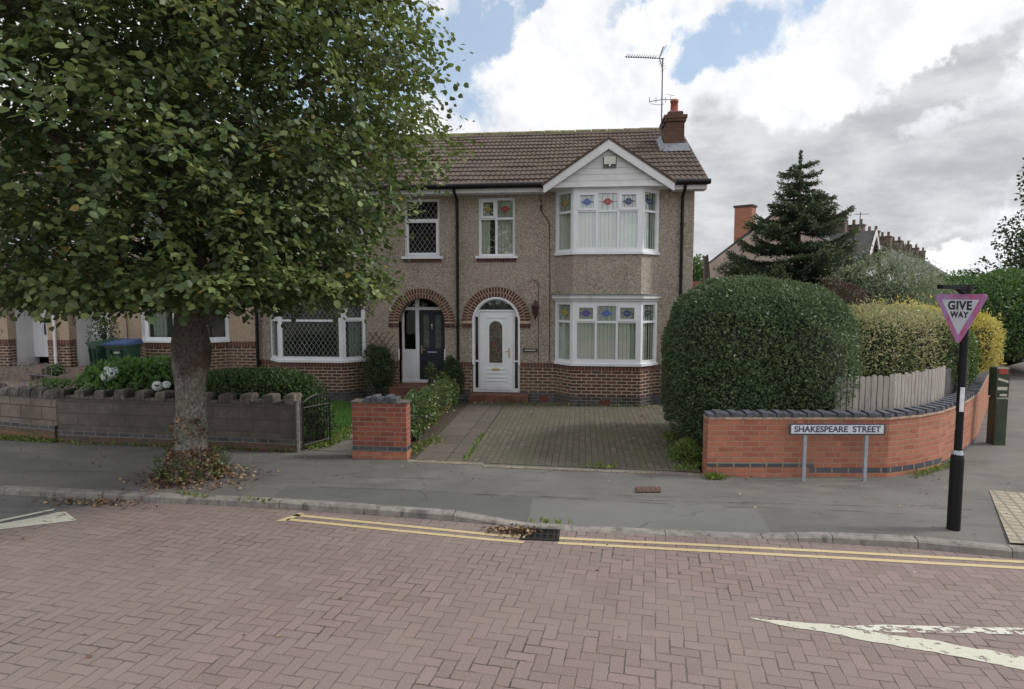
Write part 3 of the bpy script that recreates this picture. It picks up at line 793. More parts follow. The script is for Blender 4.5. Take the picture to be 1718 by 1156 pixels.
        fb.bar(P, d0+.3, d0+.315, .55, 2.3, 0., .02); fb.bar(P, d0+.84, d0+.855, .55, 2.3, 0., .02); fb.bar(P, d0, d1, 2.3, 2.33, 0., .02)
        dr = fb.build('door', M['upvc'], root)
        g = MB()
        for q in holes: g.slab(P, q, [], -.03, -.035)
        g.build('door_pane', M['glass'], dr)
        g = MB(); g.bar(P, d0+.74, d0+.765, 1.1, 1.4, .0, .03); g.build('handle', M['black'], dr)
        st = MB(); st.box(*sorted((T(d0-.1, 0, 0)[0], T(d1+.1, 0, 0)[0])), -.35, .8, .05+dz, .32+dz); st.box(*sorted((T(d0-.1, 0, 0)[0], T(d1+.1, 0, 0)[0])), -.70, -.355, .05+dz, .19+dz); st.build('door_step', M['porch_step'], root)
    # --- roof
    rb = MB(); xa, xb = sorted((x0, x0+sg*(W+(.22 if gable_end else 0))))
    tile_roof(rb, xa, xb, -.38, 5.07+dz, 4.0, 7.28+dz, 14)
    rb.hexa([(xa, 4.0, 7.2+dz), (xb, 4.0, 7.2+dz), (xb, 8.3, 5.0+dz), (xa, 8.3, 5.0+dz), (xa, 4.0, 7.28+dz), (xb, 4.0, 7.28+dz), (xb, 8.3, 5.08+dz), (xa, 8.3, 5.08+dz)])
    rb.hexa([(xa, -.36, 4.99+dz), (xb-.005, -.36, 4.99+dz), (xb-.005, 4.0, 7.19+dz), (xa, 4.0, 7.19+dz), (xa, -.36, 5.045+dz), (xb-.005, -.36, 5.045+dz), (xb-.005, 4.0, 7.245+dz), (xa, 4.0, 7.245+dz)])
    rf = rb.build('roof', M['tile'], root)
    rt = MB(); x = xa; i = 0
    while x < xb-.05:
        e = min(x+.44, xb); n_ = 8; zc = 7.22+dz+.004*math.sin(i*2.1)
        rt.tube([(x+.004, 4.0, zc), (e, 4.0, zc)], [.125, .117], 10); x += .45; i += 1
    rt.build('ridge_tiles', M['ridge'], rf, smooth=False)
    # valley/gable roof over the bay
    gm = (b0+b1)/2; ghw = (b1-b0)/2+.26; gz = 5.00; gap = 5.97; yf = -.62
    yj = -.38+(gap-5.07)*(4.38/2.21); ye_ = -.38+(gz+.03-5.07)*(4.38/2.21)
    gr_ = MB()
    for s_ in (-1, 1):
        e = gm+s_*(ghw+.03)
        pts = [(e, yf, gz+.0), (gm, yf, gap), (gm, yj+.25, gap+.0), (e, ye_+.25, gz+.0)]
        n_ = 8
        for r in range(n_):   # rows up the slope
            t0, t1 = r/n_, min(1., (r+1.05)/n_)
            def L2(t_, k): # k 0 front 1 back
                A_, B_ = (pts[0], pts[1]) if k == 0 else (pts[3], pts[2])
                return [A_[j]+(B_[j]-A_[j])*t_ for j in range(3)]
            a, b, c, d = L2(t0, 0), L2(t0, 1), L2(t1, 1), L2(t1, 0)
            gr_.hexa([T(a[0], a[1], a[2]-.02), T(b[0], b[1], b[2]-.02), T(c[0], c[1], c[2]-.02), T(d[0], d[1], d[2]-.02),
                      T(a[0], a[1], a[2]+.05), T(b[0], b[1], b[2]+.05), T(c[0], c[1], c[2]+.025), T(d[0], d[1], d[2]+.025)])
    gr_.build('gable_roof', M['tile'], root)
    gb = MB(); G = lambda a, z, d: T(a, -d, z)
    zl = 4.985
    sl_ = (gap-gz)/ghw
    def tri(zb_, inset):
        h = (gap-.05-zb_)/sl_-inset; return [(gm-h, zb_), (gm+h, zb_), (gm, zb_+h*sl_)]
    gb.slab(G, tri(4.97, .02), [], .46, .40)
    for j in range(7):
        z = 5.10+j*.135
        h = (gap-.06-z)/sl_-.04; h2 = (gap-.06-z-.127)/sl_-.04
        if h2 < .05: break
        gb.slab(G, [(gm-h, z), (gm+h, z), (gm+h2, z+.127), (gm-h2, z+.127)], [], .475, .45)
    gb.bar(G, gm-ghw+.10, gm+ghw-.10, 4.975, 5.085, .44, .50)
    gbo = gb.build('gable', M['dull_white'], root)
    for s_ in (-1, 1):
        q = MB(); e = gm+s_*ghw; tk = .195
        pl = [(e, gz-.01), (gm, gap-.01), (gm, gap-.01-tk), (e-s_*.0, gz-.01-tk+.06), (e, gz-.12)]
        pl = [(e, gz-.005), (gm, gap-.005), (gm, gap-.005-tk-.02), (e-s_*.03, gz-.01-.15), (e, gz-.15)]
        q.slab(G, pl, [], .60, .55); q.build('barge_board', M['wood_white'], gbo)
    sf = MB()   # soffit under the gable
    sf.bar(G, gm-ghw+.06, gm+ghw-.06, 4.955, 4.973, -.0, .55); sf.build('soffit', M['dull_white'], root)
    # gutter, fascia
    gt = MB()
    segs = [(0, gm-ghw-.005), (gm+ghw+.005, W+(.26 if gable_end else 0))]
    for a, b in segs:
        gt.tube([T(a, -.43, 5.045), T(b, -.43, 5.045)], .058, 10)
    fc = MB()
    for a, b in segs: fc.bar(F, a, b-(.06 if b > W else 0), 4.90, 5.03, .33, .355); fc.bar(F, a, b-(.06 if b > W else 0), 4.90, 4.915, 0.002, .33)
    fc.split_build('fascia', M['dull_white'], root)
    gt.split_build('gutter', M['black'], root)
    if gable_end:
        vg = MB()
        vg.hexa([T(W+.19, -.39, 4.99), T(W+.235, -.39, 4.99), T(W+.235, 4., 7.2), T(W+.19, 4., 7.2), T(W+.19, -.39, 5.09), T(W+.235, -.39, 5.09), T(W+.235, 4., 7.30), T(W+.19, 4., 7.30)])
        vg.build('verge', M['tile'], root)
    for (u, z0, z1, mk) in pipe:
        pp = MB()
        pp.tube([T(u, -.43, 5.03), T(u, -.40, 4.93), T(u, -.07, 4.78), T(u, -.07, z0)], .036, 8)
        for z in np.arange(z0+.4, 4.7, 1.15): pp.tube([T(u, -.07, z), T(u, -.07, z+.05)], .047, 8)
        pp.build('drainpipe', M[mk], root, smooth=False)
    if chimney:
        cy0, cy1 = 1.85, 2.75; cm = MB()
        cm.box(*sorted((T(4.98, 0, 0)[0], T(5.43, 0, 0)[0])), cy0, cy1, 5.9+dz, 6.93+dz)
        cm.box(*sorted((T(4.945, 0, 0)[0], T(5.465, 0, 0)[0])), cy0-.05, cy1+.05, 6.93+dz, 7.00+dz)
        cm.box(*sorted((T(4.92, 0, 0)[0], T(5.49, 0, 0)[0])), cy0-.075, cy1+.075, 7.00+dz, 7.08+dz)
        cm.box(*sorted((T(5.02, 0, 0)[0], T(5.40, 0, 0)[0])), cy0+.03, cy1-.03, 7.08+dz, 7.20+dz, ch=.03)
        ch = cm.build('chimney', M['chim'], root)
        q = MB(); cz = 7.19+dz
        for yy in (cy0+.22,):
            q.lathe((T(5.2, 0, 0)[0], yy, cz), [(.105, 0), (.11, .03), (.10, .05), (.09, .25), (.105, .26), (.105, .30), (.09, .33), (.08, .2)], 16)
        q.build('chimney_pot', M['pot'], ch, smooth=True)
        q = MB(); s1 = 2.21/4.38
        zz = lambda y: 5.07+(y+.38)*s1
        q.hexa([T(4.90, cy0-.15, zz(cy0-.15)+.045), T(5.56, cy0-.15, zz(cy0-.15)+.045), T(5.56, cy0-.003, zz(cy0)+.05), T(4.90, cy0-.003, zz(cy0)+.05),
                T(4.90, cy0-.15, zz(cy0-.15)+.06), T(5.56, cy0-.15, zz(cy0-.15)+.06), T(5.52, cy0-.003, zz(cy0)+.20), T(4.93, cy0-.003, zz(cy0)+.20)])
        q.hexa([T(4.84, cy0-.1, zz(cy0-.1)+.045), T(4.945, cy0-.1, zz(cy0-.1)+.045), T(4.945, cy1, zz(cy1)+.045), T(4.84, cy1, zz(cy1)+.045),
                T(4.86, cy0-.1, zz(cy0-.1)+.07), T(4.945, cy0-.1, zz(cy0-.1)+.16), T(4.945, cy1, zz(cy1)+.16), T(4.86, cy1, zz(cy1)+.07)])
        q.build('flashing', M['greylead'], ch)
    return root, T, F

M['ridge'] = simple('mossy_ridge_tile', (.15, .125, .075), .9, .35, 6., dirt=((.20, .21, .09), 5., .45))
M['airb'] = simple('air_brick_clay', (.17, .06, .04), .85, .3, 12.)
M['pot'] = simple('clay_chimney_pot', (.30, .085, .05), .8, .25, 14., dirt=((.2, .1, .06), 6., .55))
ORN = {'small': ('st_yellow', 'st_red'), 'up': ('st_yellow', 'st_blue', 'st_red', 'st_blue', 'st_navy'), 'low': ('st_yellow', 'st_purple', 'st_blue', 'st_navy', 'st_dark')}
ORN['up'] = ('st_yellow', 'st_blue', 'st_red', 'st_navy', 'st_navy')
G4 = 'terraced houses facing the street'
hR, TR, FR = house('terraced_house', 'pebbledashed end house with arched white front door, gable over its bay and a brick chimney', G4, 0., 1, 0., 5.40, 'dash', 'white', 'blind', True, True,
                   [(.03, .3, 4.9, 'black'), (5.13, .3, 4.9, 'black')], ORN)
# alarm box, lantern, plaque, cables, aerial on the end house
q = MB(); q.box(3.355, 3.645, -.505, -.475, 5.36, 5.60); ab_ = q.build('alarm_box', simple('grey_alarm_base', (.16, .165, .17), .6), hR)
q = MB(); q.box(3.375, 3.625, -.565, -.507, 5.43, 5.60, ch=.02); q.build('cover', simple('cream_alarm_cover', (.60, .61, .56), .5), ab_)
q = MB(); q.tube([(3.50, -.56, 5.41), (3.50, -.52, 5.41)], .022, 10); q.build('strobe', M['upvc'], ab_)
q = MB(); q.tube([(1.86, -.0, 2.42), (1.86, -.05, 2.42)], .05, 8); q.tube([(1.86, -.03, 2.40), (1.86, -.10, 2.50), (1.86, -.13, 2.44)], .012, 6)
q.tube([(1.86, -.13, 2.44), (1.86, -.13, 2.42), (1.86, -.13, 2.35)], [.01, .05, .10], 6); q.tube([(1.86, -.13, 2.13), (1.86, -.13, 2.10), (1.86, -.13, 2.02)], [.055, .03, .006], 6)
for k in range(6):
    a = k*math.pi/3; q.tube([(1.86+.085*math.cos(a), -.13+.085*math.sin(a), 2.35), (1.86+.052*math.cos(a), -.13+.052*math.sin(a), 2.13)], .008, 4)
ln = q.build('wall_lantern', M['lantern'], hR)
q = MB(); q.tube([(1.86, -.13, 2.34), (1.86, -.13, 2.14)], [.078, .046], 6); q.build('lantern_glass', simple('amber_lantern_glass', (.07, .045, .04), .15), ln)
q = MB(); q.box(1.56, 1.90, -.03, .0, 1.275, 1.355); pl_ = q.build('name_plaque', simple('black_slate_plaque', (.02, .022, .02), .4), hR)
q = MB(); rr = random.Random(5)
x = 1.60
while x < 1.85:
    w = .014+rr.random()*.008; q.box(x, x+w, -.034, -.031, 1.303, 1.328); x += w+.007
q.build('plaque_lettering', simple('plaque_white', (.6, .62, .6), .6), pl_)
q = MB(); q.tube([(1.97, -.02, 4.88), (1.98, -.02, 4.72), (2.0, -.02, 4.5), (2.17, -.02, 4.25), (2.185, -.02, 3.0), (2.185, -.02, 1.03)], .008, 5)
q.tube([(1.97, -.03, 4.66), (1.975, -.03, 4.53)], .022, 6)
q.tube([(1.76, -.02, 3.0), (1.78, -.02, 2.94), (1.90, -.02, 2.93), (1.925, -.02, 2.8), (1.925, -.02, 1.03)], .006, 5)
q.tube([(4.78, -.05, .15), (4.78, -.05, .75)], .018, 6)
q.split_build('cable', simple('dark_cable', (.03, .03, .03), .6), hR)
q = MB(); mx_, my = 4.88, 1.98
q.tube([(mx_, my, 6.62), (mx_, my, 8.52)], .018, 6)
q.tube([(mx_+.01, my, 6.88), (mx_+.09, my, 6.88)], .02, 5); q.tube([(mx_, my, 6.7), (mx_+.09, my, 6.7)], .015, 5)
aer = q.build('aerial', M['alu'], hR)
q = MB(); B0 = Vector((mx_+.04, my-.02, 8.50)); B1 = Vector((3.93, my-.35, 8.46)); q.tube([B0, B1], .011, 5)
dv = (B1-B0); nrm_ = Vector((dv.y, -dv.x, 0)).normalized()
for k in range(13):
    c = B0+dv*(.24+.76*k/12.5); q.tube([c-nrm_*.10+Vector((0, 0, .035)), c, c+nrm_*.10+Vector((0, 0, .035))], .007, 4); q.tube([c-Vector((0, 0, .018)), c+Vector((0, 0, .03))], .010, 4)
for s_ in (-1, 1):   # corner reflector
    for j in range(5):
        c = B0+dv*(.11)+dv.normalized()*(-.05*j*.5)+Vector((0, 0, s_*(.05+.055*j))); q.tube([c-nrm_*.14, c+nrm_*.14], .006, 4)
    q.tube([B0+dv*.13, B0+dv*.03+Vector((0, 0, s_*.29))], .012, 4)
q.build('yagi_boom', M['alu'], aer)
q = MB()
q.tube([(mx_+.25, my-.1, 7.47), (mx_, my-.03, 7.50), (mx_-.32, my-.1, 7.44)], .009, 4); q.tube([(mx_+.1, my-.1, 7.60), (mx_+.3, my-.1, 7.56)], .006, 4)
for dx in (-.32, -.16, .08, .2): q.tube([(mx_+dx, my-.12, 7.40), (mx_+dx, my-.12, 7.54)], .008, 4)
q.tube([(mx_-.3, my-.12, 7.38), (mx_-.05, my-.1, 7.35), (mx_+.05, my-.1, 7.37)], .006, 4)
q.build('small_aerial', M['alu'], aer)

hD, TD, FD = house('terraced_house', 'pebbledashed house with navy door and diamond leaded windows beside the white-doored end house', G4, -.001, -1, 0., 5.03, 'dash', 'navy', 'diamond', False, False, [(4.95, .3, 4.9, 'black')], None, 'black', bay_u=(2.25, 4.62))
hA, TA, FA = house('terraced_house', 'tan rendered house behind the big tree trunk, window left of the black downpipe', G4, -10.34, 1, .44, 5.30, 'dash_tan', 'porch_a', 'plain', False, False, [], None, 'white')
hB, TB, FB = house('terraced_house', 'tan rendered house cut off by the left edge, its white door behind a low railing', G4, -10.341, -1, .44, 5.30, 'dash_tan', 'porch_b', 'plain', False, False, [(-.02+.06, .2, 4.9, 'upvc')], None, 'white')
q = MB()
for x in (-8.72, -8.5): q.tube([(x-.03, -.03, 1.86+.44), (x, -.05, 1.82+.44), (x+.05, -.05, 1.83+.44)], .014, 5)
q.tube([(-8.42, -.02, 1.5), (-8.42, -.02, 4.9)], .008, 5)
q.split_build('wall_hook', M['iron'], hA)
q = MB(); q.box(-9.80, -9.71, -.03, .0, 2.22, 2.38); q.build('meter_cover', M['black'], hA)
# ------------------------------------------------------------------ ground surfaces
def groundmat():
    m, t, b = newmat('grey_ground'); p = t.pos()
    c = t.mix(t.ramp(t.noise(p, .6, 6), .4, .6), (.10, .10, .085), (.08, .10, .05))
    t.put(b.inputs['Base Color'], c); b.inputs['Roughness'].default_value = .95; return m
def roadmat():
    m, t, b = newmat('red_herringbone_block_paving'); p = t.pos()
    mp = t.node('ShaderNodeMapping'); mp.inputs['Rotation'].default_value = (0, 0, R(6.5)); mp.inputs['Location'].default_value = (.03, .04, 0)
    t.put(mp.inputs[0], p)
    wob = t.vm('SCALE', t.vm('SUBTRACT', t.noise(p, 11., 3, out=1), (.5, .5, .5)), .020)
    x, y, _ = t.xyz(t.vm('ADD', mp.outputs[0], wob)); S = 9.5
    x = t.m('MULTIPLY', x, S); y = t.m('MULTIPLY', y, S)
    ix = t.m('FLOOR', x); iy = t.m('FLOOR', y); fx = t.m('SUBTRACT', x, ix); fy = t.m('SUBTRACT', y, iy)
    k = t.m('FLOORED_MODULO', t.m('SUBTRACT', ix, iy), 4.)
    eq = lambda v: t.m('COMPARE', k, float(v), .1)
    k0, k1, k2, k3 = eq(0), eq(1), eq(2), eq(3)
    dl = t.m('ADD', fx, k1); dr = t.m('ADD', t.m('SUBTRACT', 1., fx), k0)
    db = t.m('ADD', fy, k2); dt = t.m('ADD', t.m('SUBTRACT', 1., fy), k3)
    d = t.m('MINIMUM', t.m('MINIMUM', dl, dr), t.m('MINIMUM', db, dt))
    # rand per brick
    bx = t.m('SUBTRACT', ix, k1); by = t.m('SUBTRACT', iy, k2)
    wn = t.node('ShaderNodeTexWhiteNoise'); wn.noise_dimensions = '2D'; t.put(wn.inputs[0], t.comb(bx, by))
    r = t.xyz(wn.outputs['Color'])
    c = t.mix(r[0], (.180, .133, .130), (.228, .170, .163))
    c = t.mix(t.ramp(r[1], .80, .95, 0., .4), c, (.22, .18, .16)); c = t.mix(t.ramp(r[2], .86, 1., 0., .25), c, (.25, .155, .145))
    fine = t.noise(p, 95., 4, .7); c = t.mix(t.ramp(fine, .48, .70, 0., .55), c, (.38, .31, .285)); c = t.mix(t.ramp(fine, .46, .32, 0., .5), c, (.10, .07, .066))
    c = t.mix(t.ramp(t.noise(p, 60., 4, .7), .50, .75, 0., .4), c, (.15, .10, .09))
    big = t.noise(p, .55, 6, .62); c = t.mix(t.ramp(big, .38, .65, 0., .45), c, (.215, .18, .155))
    tr = t.noise(t.vm('MULTIPLY', p, (.25, 1.4, 1.)), 1.1, 5, .6); c = t.mix(t.ramp(tr, .45, .72, 0., .45), c, (.19, .145, .13))
    spot = t.node('ShaderNodeTexVoronoi'); t.put(spot.inputs['Vector'], p); spot.inputs['Scale'].default_value = 2.3
    sr = t.xyz(spot.outputs['Color'])[0]
    c = t.mix(t.m('MULTIPLY', t.m('LESS_THAN', spot.outputs['Distance'], .022), t.m('GREATER_THAN', sr, .55)), c, (.62, .60, .56))
    # joints: fade in and out where sand fills them
    jw = t.ramp(t.noise(p, 1.7, 4), .35, .65, .03, .07)
    j = t.ramp(d, 0., 1.); jm = t.m('LESS_THAN', d, jw)
    jm = t.ramp(t.m('SUBTRACT', d, jw), -.03, .03, 1., 0.)
    js = t.ramp(t.noise(p, .8, 5, .65), .34, .60, .38, 1.)
    jf = t.m('MULTIPLY', t.m('MULTIPLY', jm, js), t.ramp(t.noise(p, 7., 3), .35, .6, .35, 1.))
    jc = t.mix(t.ramp(t.noise(p, 2.6, 4), .45, .65), (.062, .047, .044), (.14, .11, .09))
    c = t.mix(jf, c, jc)
    t.put(b.inputs['Base Color'], c); b.inputs['Roughness'].default_value = .85
    h = t.m('ADD', t.m('ADD', t.m('MULTIPLY', jm, -1.), t.m('MULTIPLY', r[0], .45)), t.m('MULTIPLY', fine, .25))
    t.put(b.inputs['Normal'], t.bump(h, .55, .006)); return m
def asphalt(name, c1, c2, patches=False):
    m, t, b = newmat(name); p = t.pos()
    c = t.mix(t.ramp(t.noise(p, .9, 6, .6), .35, .65), c1, c2)
    fine = t.noise(p, 110., 4, .7)
    c = t.mix(t.ramp(fine, .45, .75, 0., .5), c, tuple(x*1.8 for x in c2)); c = t.mix(t.ramp(t.noise(p, 70., 3, .7), .5, .7, 0., .4), c, tuple(x*.5 for x in c1))
    st = t.noise(t.vm('MULTIPLY', p, (.5, 2.2, 1.)), 2.2, 6, .7); c = t.mix(t.ramp(st, .5, .72, 0., .55), c, tuple(x*.62 for x in c1))
    c = t.mix(t.ramp(t.noise(t.vm('MULTIPLY', p, (.8, 1.6, 1.)), 1.3, 5, .6), .52, .66, 0., .35), c, (.20, .185, .165))
    if patches:
        x, y, _ = t.xyz(t.vm('ADD', p, t.vm('SCALE', t.vm('SUBTRACT', t.noise(p, 3., 2, out=1), (.5, .5, .5)), .05)))
        def rect(x0, x1, y0, y1, sh=0.):
            xx = t.m('ADD', x, t.m('MULTIPLY', y, sh))
            return t.m('MULTIPLY', t.m('MULTIPLY', t.m('GREATER_THAN', xx, x0), t.m('LESS_THAN', xx, x1)), t.m('MULTIPLY', t.m('GREATER_THAN', y, y0), t.m('LESS_THAN', y, y1)))
        c = t.mix(t.m('MULTIPLY', rect(-.9, 2.33, -8., -6.82), .55), c, (.085, .09, .088))
        c = t.mix(t.m('MULTIPLY', rect(2.35, 5.0, -8., -6.92), .5), c, (.155, .16, .155))
        c = t.mix(t.m('MULTIPLY', rect(-8., -1.2, -6.7, -5.6, .2), .3), c, (.09, .088, .084))
        c = t.mix(t.m('MULTIPLY', rect(5.05, 7.2, -7.0, -6.3), .3), c, (.15, .145, .135))
        for (y0_, x0_, x1_, k_) in ((-6.83, -.9, 7.5, .0), (-6.72, 1.4, 7.3, .05), (-6.35, -6., 2.6, -.04)):
            yy = t.m('ADD', y, t.m('MULTIPLY', x, k_))
            ln_ = t.m('MULTIPLY', t.m('LESS_THAN', t.m('ABSOLUTE', t.m('SUBTRACT', yy, y0_)), .016), t.m('MULTIPLY', t.m('GREATER_THAN', x, x0_), t.m('LESS_THAN', x, x1_)))
            c = t.mix(t.m('MULTIPLY', ln_, t.ramp(t.noise(p, 2.5, 3), .4, .6, 0., .7)), c, (.045, .045, .043))
    gum = t.node('ShaderNodeTexVoronoi'); t.put(gum.inputs['Vector'], p); gum.inputs['Scale'].default_value = 3.1
    gs = t.xyz(gum.outputs['Color']); c = t.mix(t.m('MULTIPLY', t.m('LESS_THAN', gum.outputs['Distance'], t.m('MULTIPLY', gs[1], .06)), t.m('GREATER_THAN', gs[0], .6)), c, tuple(x*.45 for x in c1))
    ck = t.node('ShaderNodeTexVoronoi'); ck.feature = 'DISTANCE_TO_EDGE'; t.put(ck.inputs['Vector'], t.vm('ADD', t.vm('MULTIPLY', p, (.55, .9, 1.)), t.vm('SCALE', t.noise(p, 3., 5, .7, out=1), .35))); ck.inputs['Scale'].default_value = .75
    c = t.mix(t.m('MULTIPLY', t.m('LESS_THAN', ck.outputs['Distance'], .006), t.ramp(t.noise(p, 1.1, 3), .5, .6, 0., .55)), c, tuple(x*.4 for x in c1))
    t.put(b.inputs['Base Color'], c); b.inputs['Roughness'].default_value = .9
    t.put(b.inputs['Normal'], t.bump(fine, .45, .006)); return m
M['asph'] = asphalt('road_asphalt', (.10, .10, .10), (.135, .135, .13))
M['foot'] = asphalt('footway_asphalt', (.104, .102, .095), (.140, .136, .127), True)
M['kerb'] = simple('concrete_kerb', (.24, .225, .205), .9, .2, 7., .4, 60., dirt=((.10, .095, .085), 5., .48))
def paint(name, col, wear, wcol, sc=9.):
    m, t, b = newmat(name); p = t.pos()
    b.inputs['Roughness'].default_value = .75
    n = t.noise(t.vm('MULTIPLY', p, (1., 1.6, 1.)), sc, 8, .75)
    c = t.mix(t.ramp(n, .3, .7), tuple(x*.82 for x in col), col); t.put(b.inputs['Base Color'], c)
    tr = t.node('ShaderNodeBsdfTransparent'); mx = t.node('ShaderNodeMixShader')
    t.put(mx.inputs[0], t.ramp(n, wear, wear+.06)); t.l.new(b.outputs[0], mx.inputs[1]); t.l.new(tr.outputs[0], mx.inputs[2])
    t.l.new(mx.outputs[0], m.node_tree.nodes['Material Output'].inputs[0]); return m
M['yellow'] = paint('worn_yellow_paint', (.56, .45, .25), .60, 9.)
M['white_p'] = paint('worn_white_paint', (.58, .58, .49), .55, 8.)
M['white_w'] = paint('very_worn_white_paint', (.66, .66, .58), .485, 7.)

def sheet(name, pts, z, mat, label=None):
    tris = tessellate_polygon([[Vector((x, y, 0)) for x, y in pts]])
    q = MB(); q.add([(x, y, z) for x, y in pts], [tuple(t) for t in tris])
    # face up
    o = q.build(name, mat)
    me = o.data
    if me.polygons and me.polygons[0].normal.z < 0: me.flip_normals()
    return structure(o, label)
gq = MB(); gq.add([(-400, -200, -.03), (500, -200, -.03), (500, 700, -.03), (-400, 700, -.03)], [(0, 1, 2, 3)])
structure(gq.build('ground', groundmat()), 'flat ground reaching to the horizon')
KB = [(-30, -6.2, .075), (-12, -7.0, .075), (-4.56, -7.33, .075), (-3.13, -7.37, .08), (-.72, -7.45, .085), (1.47, -7.62, .08), (2.31, -7.75, .014), (2.84, -7.78, .012), (4.87, -7.79, .014), (5.23, -7.80, .045), (5.57, -7.82, .07), (6.39, -7.86, .08), (7.2, -8.0, .08), (8.2, -8.15, .08), (9.6, -8.0, .05), (10.8, -7.0, .05), (11.9, -5.2, .07), (13.2, -3.0, .08), (26.3, 17.2, .08), (45.9, 47.4, .08)]
BK = [(-30, -2.2), (-12, -3.95), (-6.5, -4.6), (-5.0, -4.8), (-1.6, -4.95), (-.5, -5.0), (.4, -5.35), (2., -5.45), (3.4, -5.52), (4.64, -5.65), (5.4, -5.6), (6.2, -5.5), (7.1, -5.42), (7.6, -5.15), (8.05, -4.85), (8.4, -4.5), (9.0, -3.8), (9.6, -3.05), (22.7, 17.1), (42.3, 47.3)]
# footway from two chains resampled
q = MB()
def chain_strip(A, B, n=1):
    k = len(q.v)
    for a, b in zip(A, B): 
        for i in range(n+1):
            t_ = i/n; tz = min(1., t_*1.6)
            q.v.append((a[0]+(b[0]-a[0])*t_, a[1]+(b[1]-a[1])*t_, a[2]+(b[2]-a[2])*tz))
    for r in range(len(A)-1):
        for i in range(n): q.f.append((k+r*(n+1)+i, k+(r+1)*(n+1)+i, k+(r+1)*(n+1)+i+1, k+r*(n+1)+i+1)); q.m.append(0)
chain_strip([(x, y+.12, z-.002) for x, y, z in KB], [(x, y, .1) for x, y in BK], 4)
structure(q.build('footway', M['foot'], smooth=True), 'grey asphalt footway between the kerb and the garden walls')
# kerb stones
q = MB(); rr = random.Random(2)
def resample(P, step):
    out = [P[0]]; acc = 0
    for a, b in zip(P[:-1], P[1:]):
        L = math.hypot(b[0]-a[0], b[1]-a[1]); n_ = max(1, round(L/step))
        for i in range(1, n_+1): t_ = i/n_; out.append(tuple(a[j]+(b[j]-a[j])*t_ for j in range(3)))
    return out
KR = resample(KB[:18], .9)
for a, b in zip(KR[:-1], KR[1:]):
    L = math.hypot(b[0]-a[0], b[1]-a[1]); tx, ty = (b[0]-a[0])/L, (b[1]-a[1])/L; nx, ny = -ty, tx
    g_ = .004; dz_ = rr.uniform(-.003, .003); h0, h1 = a[2]+dz_, b[2]+dz_
    ax, ay = a[0]+tx*g_, a[1]+ty*g_; bx, by = b[0]-tx*g_, b[1]-ty*g_
    c_ = .022
    def P_(o, z0, z1): return [(ax+nx*o, ay+ny*o, z0), (bx+nx*o, by+ny*o, z1)]
    v = P_(0, -.03, -.03)+P_(.008, h0-c_*.8, h1-c_*.8)+P_(c_+.01, h0+.002, h1+.002)+P_(.135, h0+.003, h1+.003)+P_(.135, -.03, -.03)
    q.add(v, [(0, 1, 3, 2), (2, 3, 5, 4), (4, 5, 7, 6), (6, 7, 9, 8), (0, 2, 4, 6, 8), (1, 9, 7, 5, 3)])
structure(q.build('kerb', M['kerb']), 'concrete kerb stones dropped at the driveway')
# road surfaces
edge = [(-2.60, -7.25), (-3.12, -7.58), (-3.62, -8.43), (-7., -15.5), (-9.5, -22)]
sheet('road', edge + [(60, -22), (60, 60), (46, 48), (26.3, 17.1), (13.2, -2.95), (11.9, -5.1), (10.8, -6.9), (9.6, -7.9), (8.2, -8.05), (7.2, -7.92), (5., -7.7), (2.3, -7.68), (0., -7.42)], 0., roadmat(), 'red block paved carriageway in herringbone bond')
sheet('side_road', [(-60, -22)] + edge[::-1] + [(-4., -7.26), (-12, -6.9), (-30, -6.1), (-60, -5.)], -.004, M['asph'], 'grey asphalt carriageway beyond the block paving')
# yellow lines (0.5 m wide apart bands), white markings
def ribbon(name, pl, w, z, mat, label):
    q = MB(); n_ = len(pl)
    for i, p in enumerate(pl):
        a = pl[max(i-1, 0)]; b = pl[min(i+1, n_-1)]; L = math.hypot(b[0]-a[0], b[1]-a[1]); nx, ny = -(b[1]-a[1])/L*w/2, (b[0]-a[0])/L*w/2
        q.v += [(p[0]+nx, p[1]+ny, z), (p[0]-nx, p[1]-ny, z)]
    for i in range(n_-1): q.f.append((2*i, 2*i+1, 2*i+3, 2*i+2)); q.m.append(0)
    return q
def yl(off):
    return [(-.45, -7.64-off), (.9, -7.83-off), (2.0, -7.99-off*.9), (2.34, -8.02-off*.9)]
def yr(off):
    return [(2.70, -8.00-off*.9), (4.2, -8.02-off), (5.6, -8.05-off), (6.5, -8.08-off), (7.3, -8.10-off), (9.2, -8.25-off), (11., -7.9-off)]
y = MB()
for pl, w in ((yl(.0), .062), (yl(.15), .062), (yr(.0), .062), (yr(.15), .062)):
    r_ = ribbon('x', pl, w, .004, None, None); y.add(r_.v, r_.f)
y.add([(-.40, -7.56, .004), (-.33, -7.60, .004), (-.44, -7.84, .004), (-.56, -7.86, .004)], [(0, 1, 2, 3)])
structure(y.build('road_marking', M['yellow']), 'double yellow lines along the kerb')
w_ = MB()
w_.add([(x, y_, .0041) for x, y_ in [(-3.49, -8.45), (-3.65, -8.30), (-3.40, -8.05), (-3.30, -7.87), (-3.22, -7.84), (-2.86, -8.09)]], [(0, 5, 1), (1, 5, 2), (2, 5, 4), (2, 4, 3)])
w_.add([(x, y_, .0041) for x, y_ in [(-3.85, -8.30), (-3.45, -7.76), (-3.40, -7.80), (-3.78, -8.36)]], [(0, 1, 2, 3)])
structure(w_.build('road_marking', M['white_p']), 'white edge marking where asphalt meets block paving')
w_ = MB()
pts = [(4.29, -9.49), (4.62, -9.52), (4.95, -9.535), (5.16, -9.60), (5.50, -9.66), (6.35, -9.92), (6.8, -10.07), (6.75, -10.24), (6.02, -10.02), (5.45, -9.84), (5.05, -9.74), (4.75, -9.64), (4.45, -9.56)]
rj = random.Random(3); pj = []
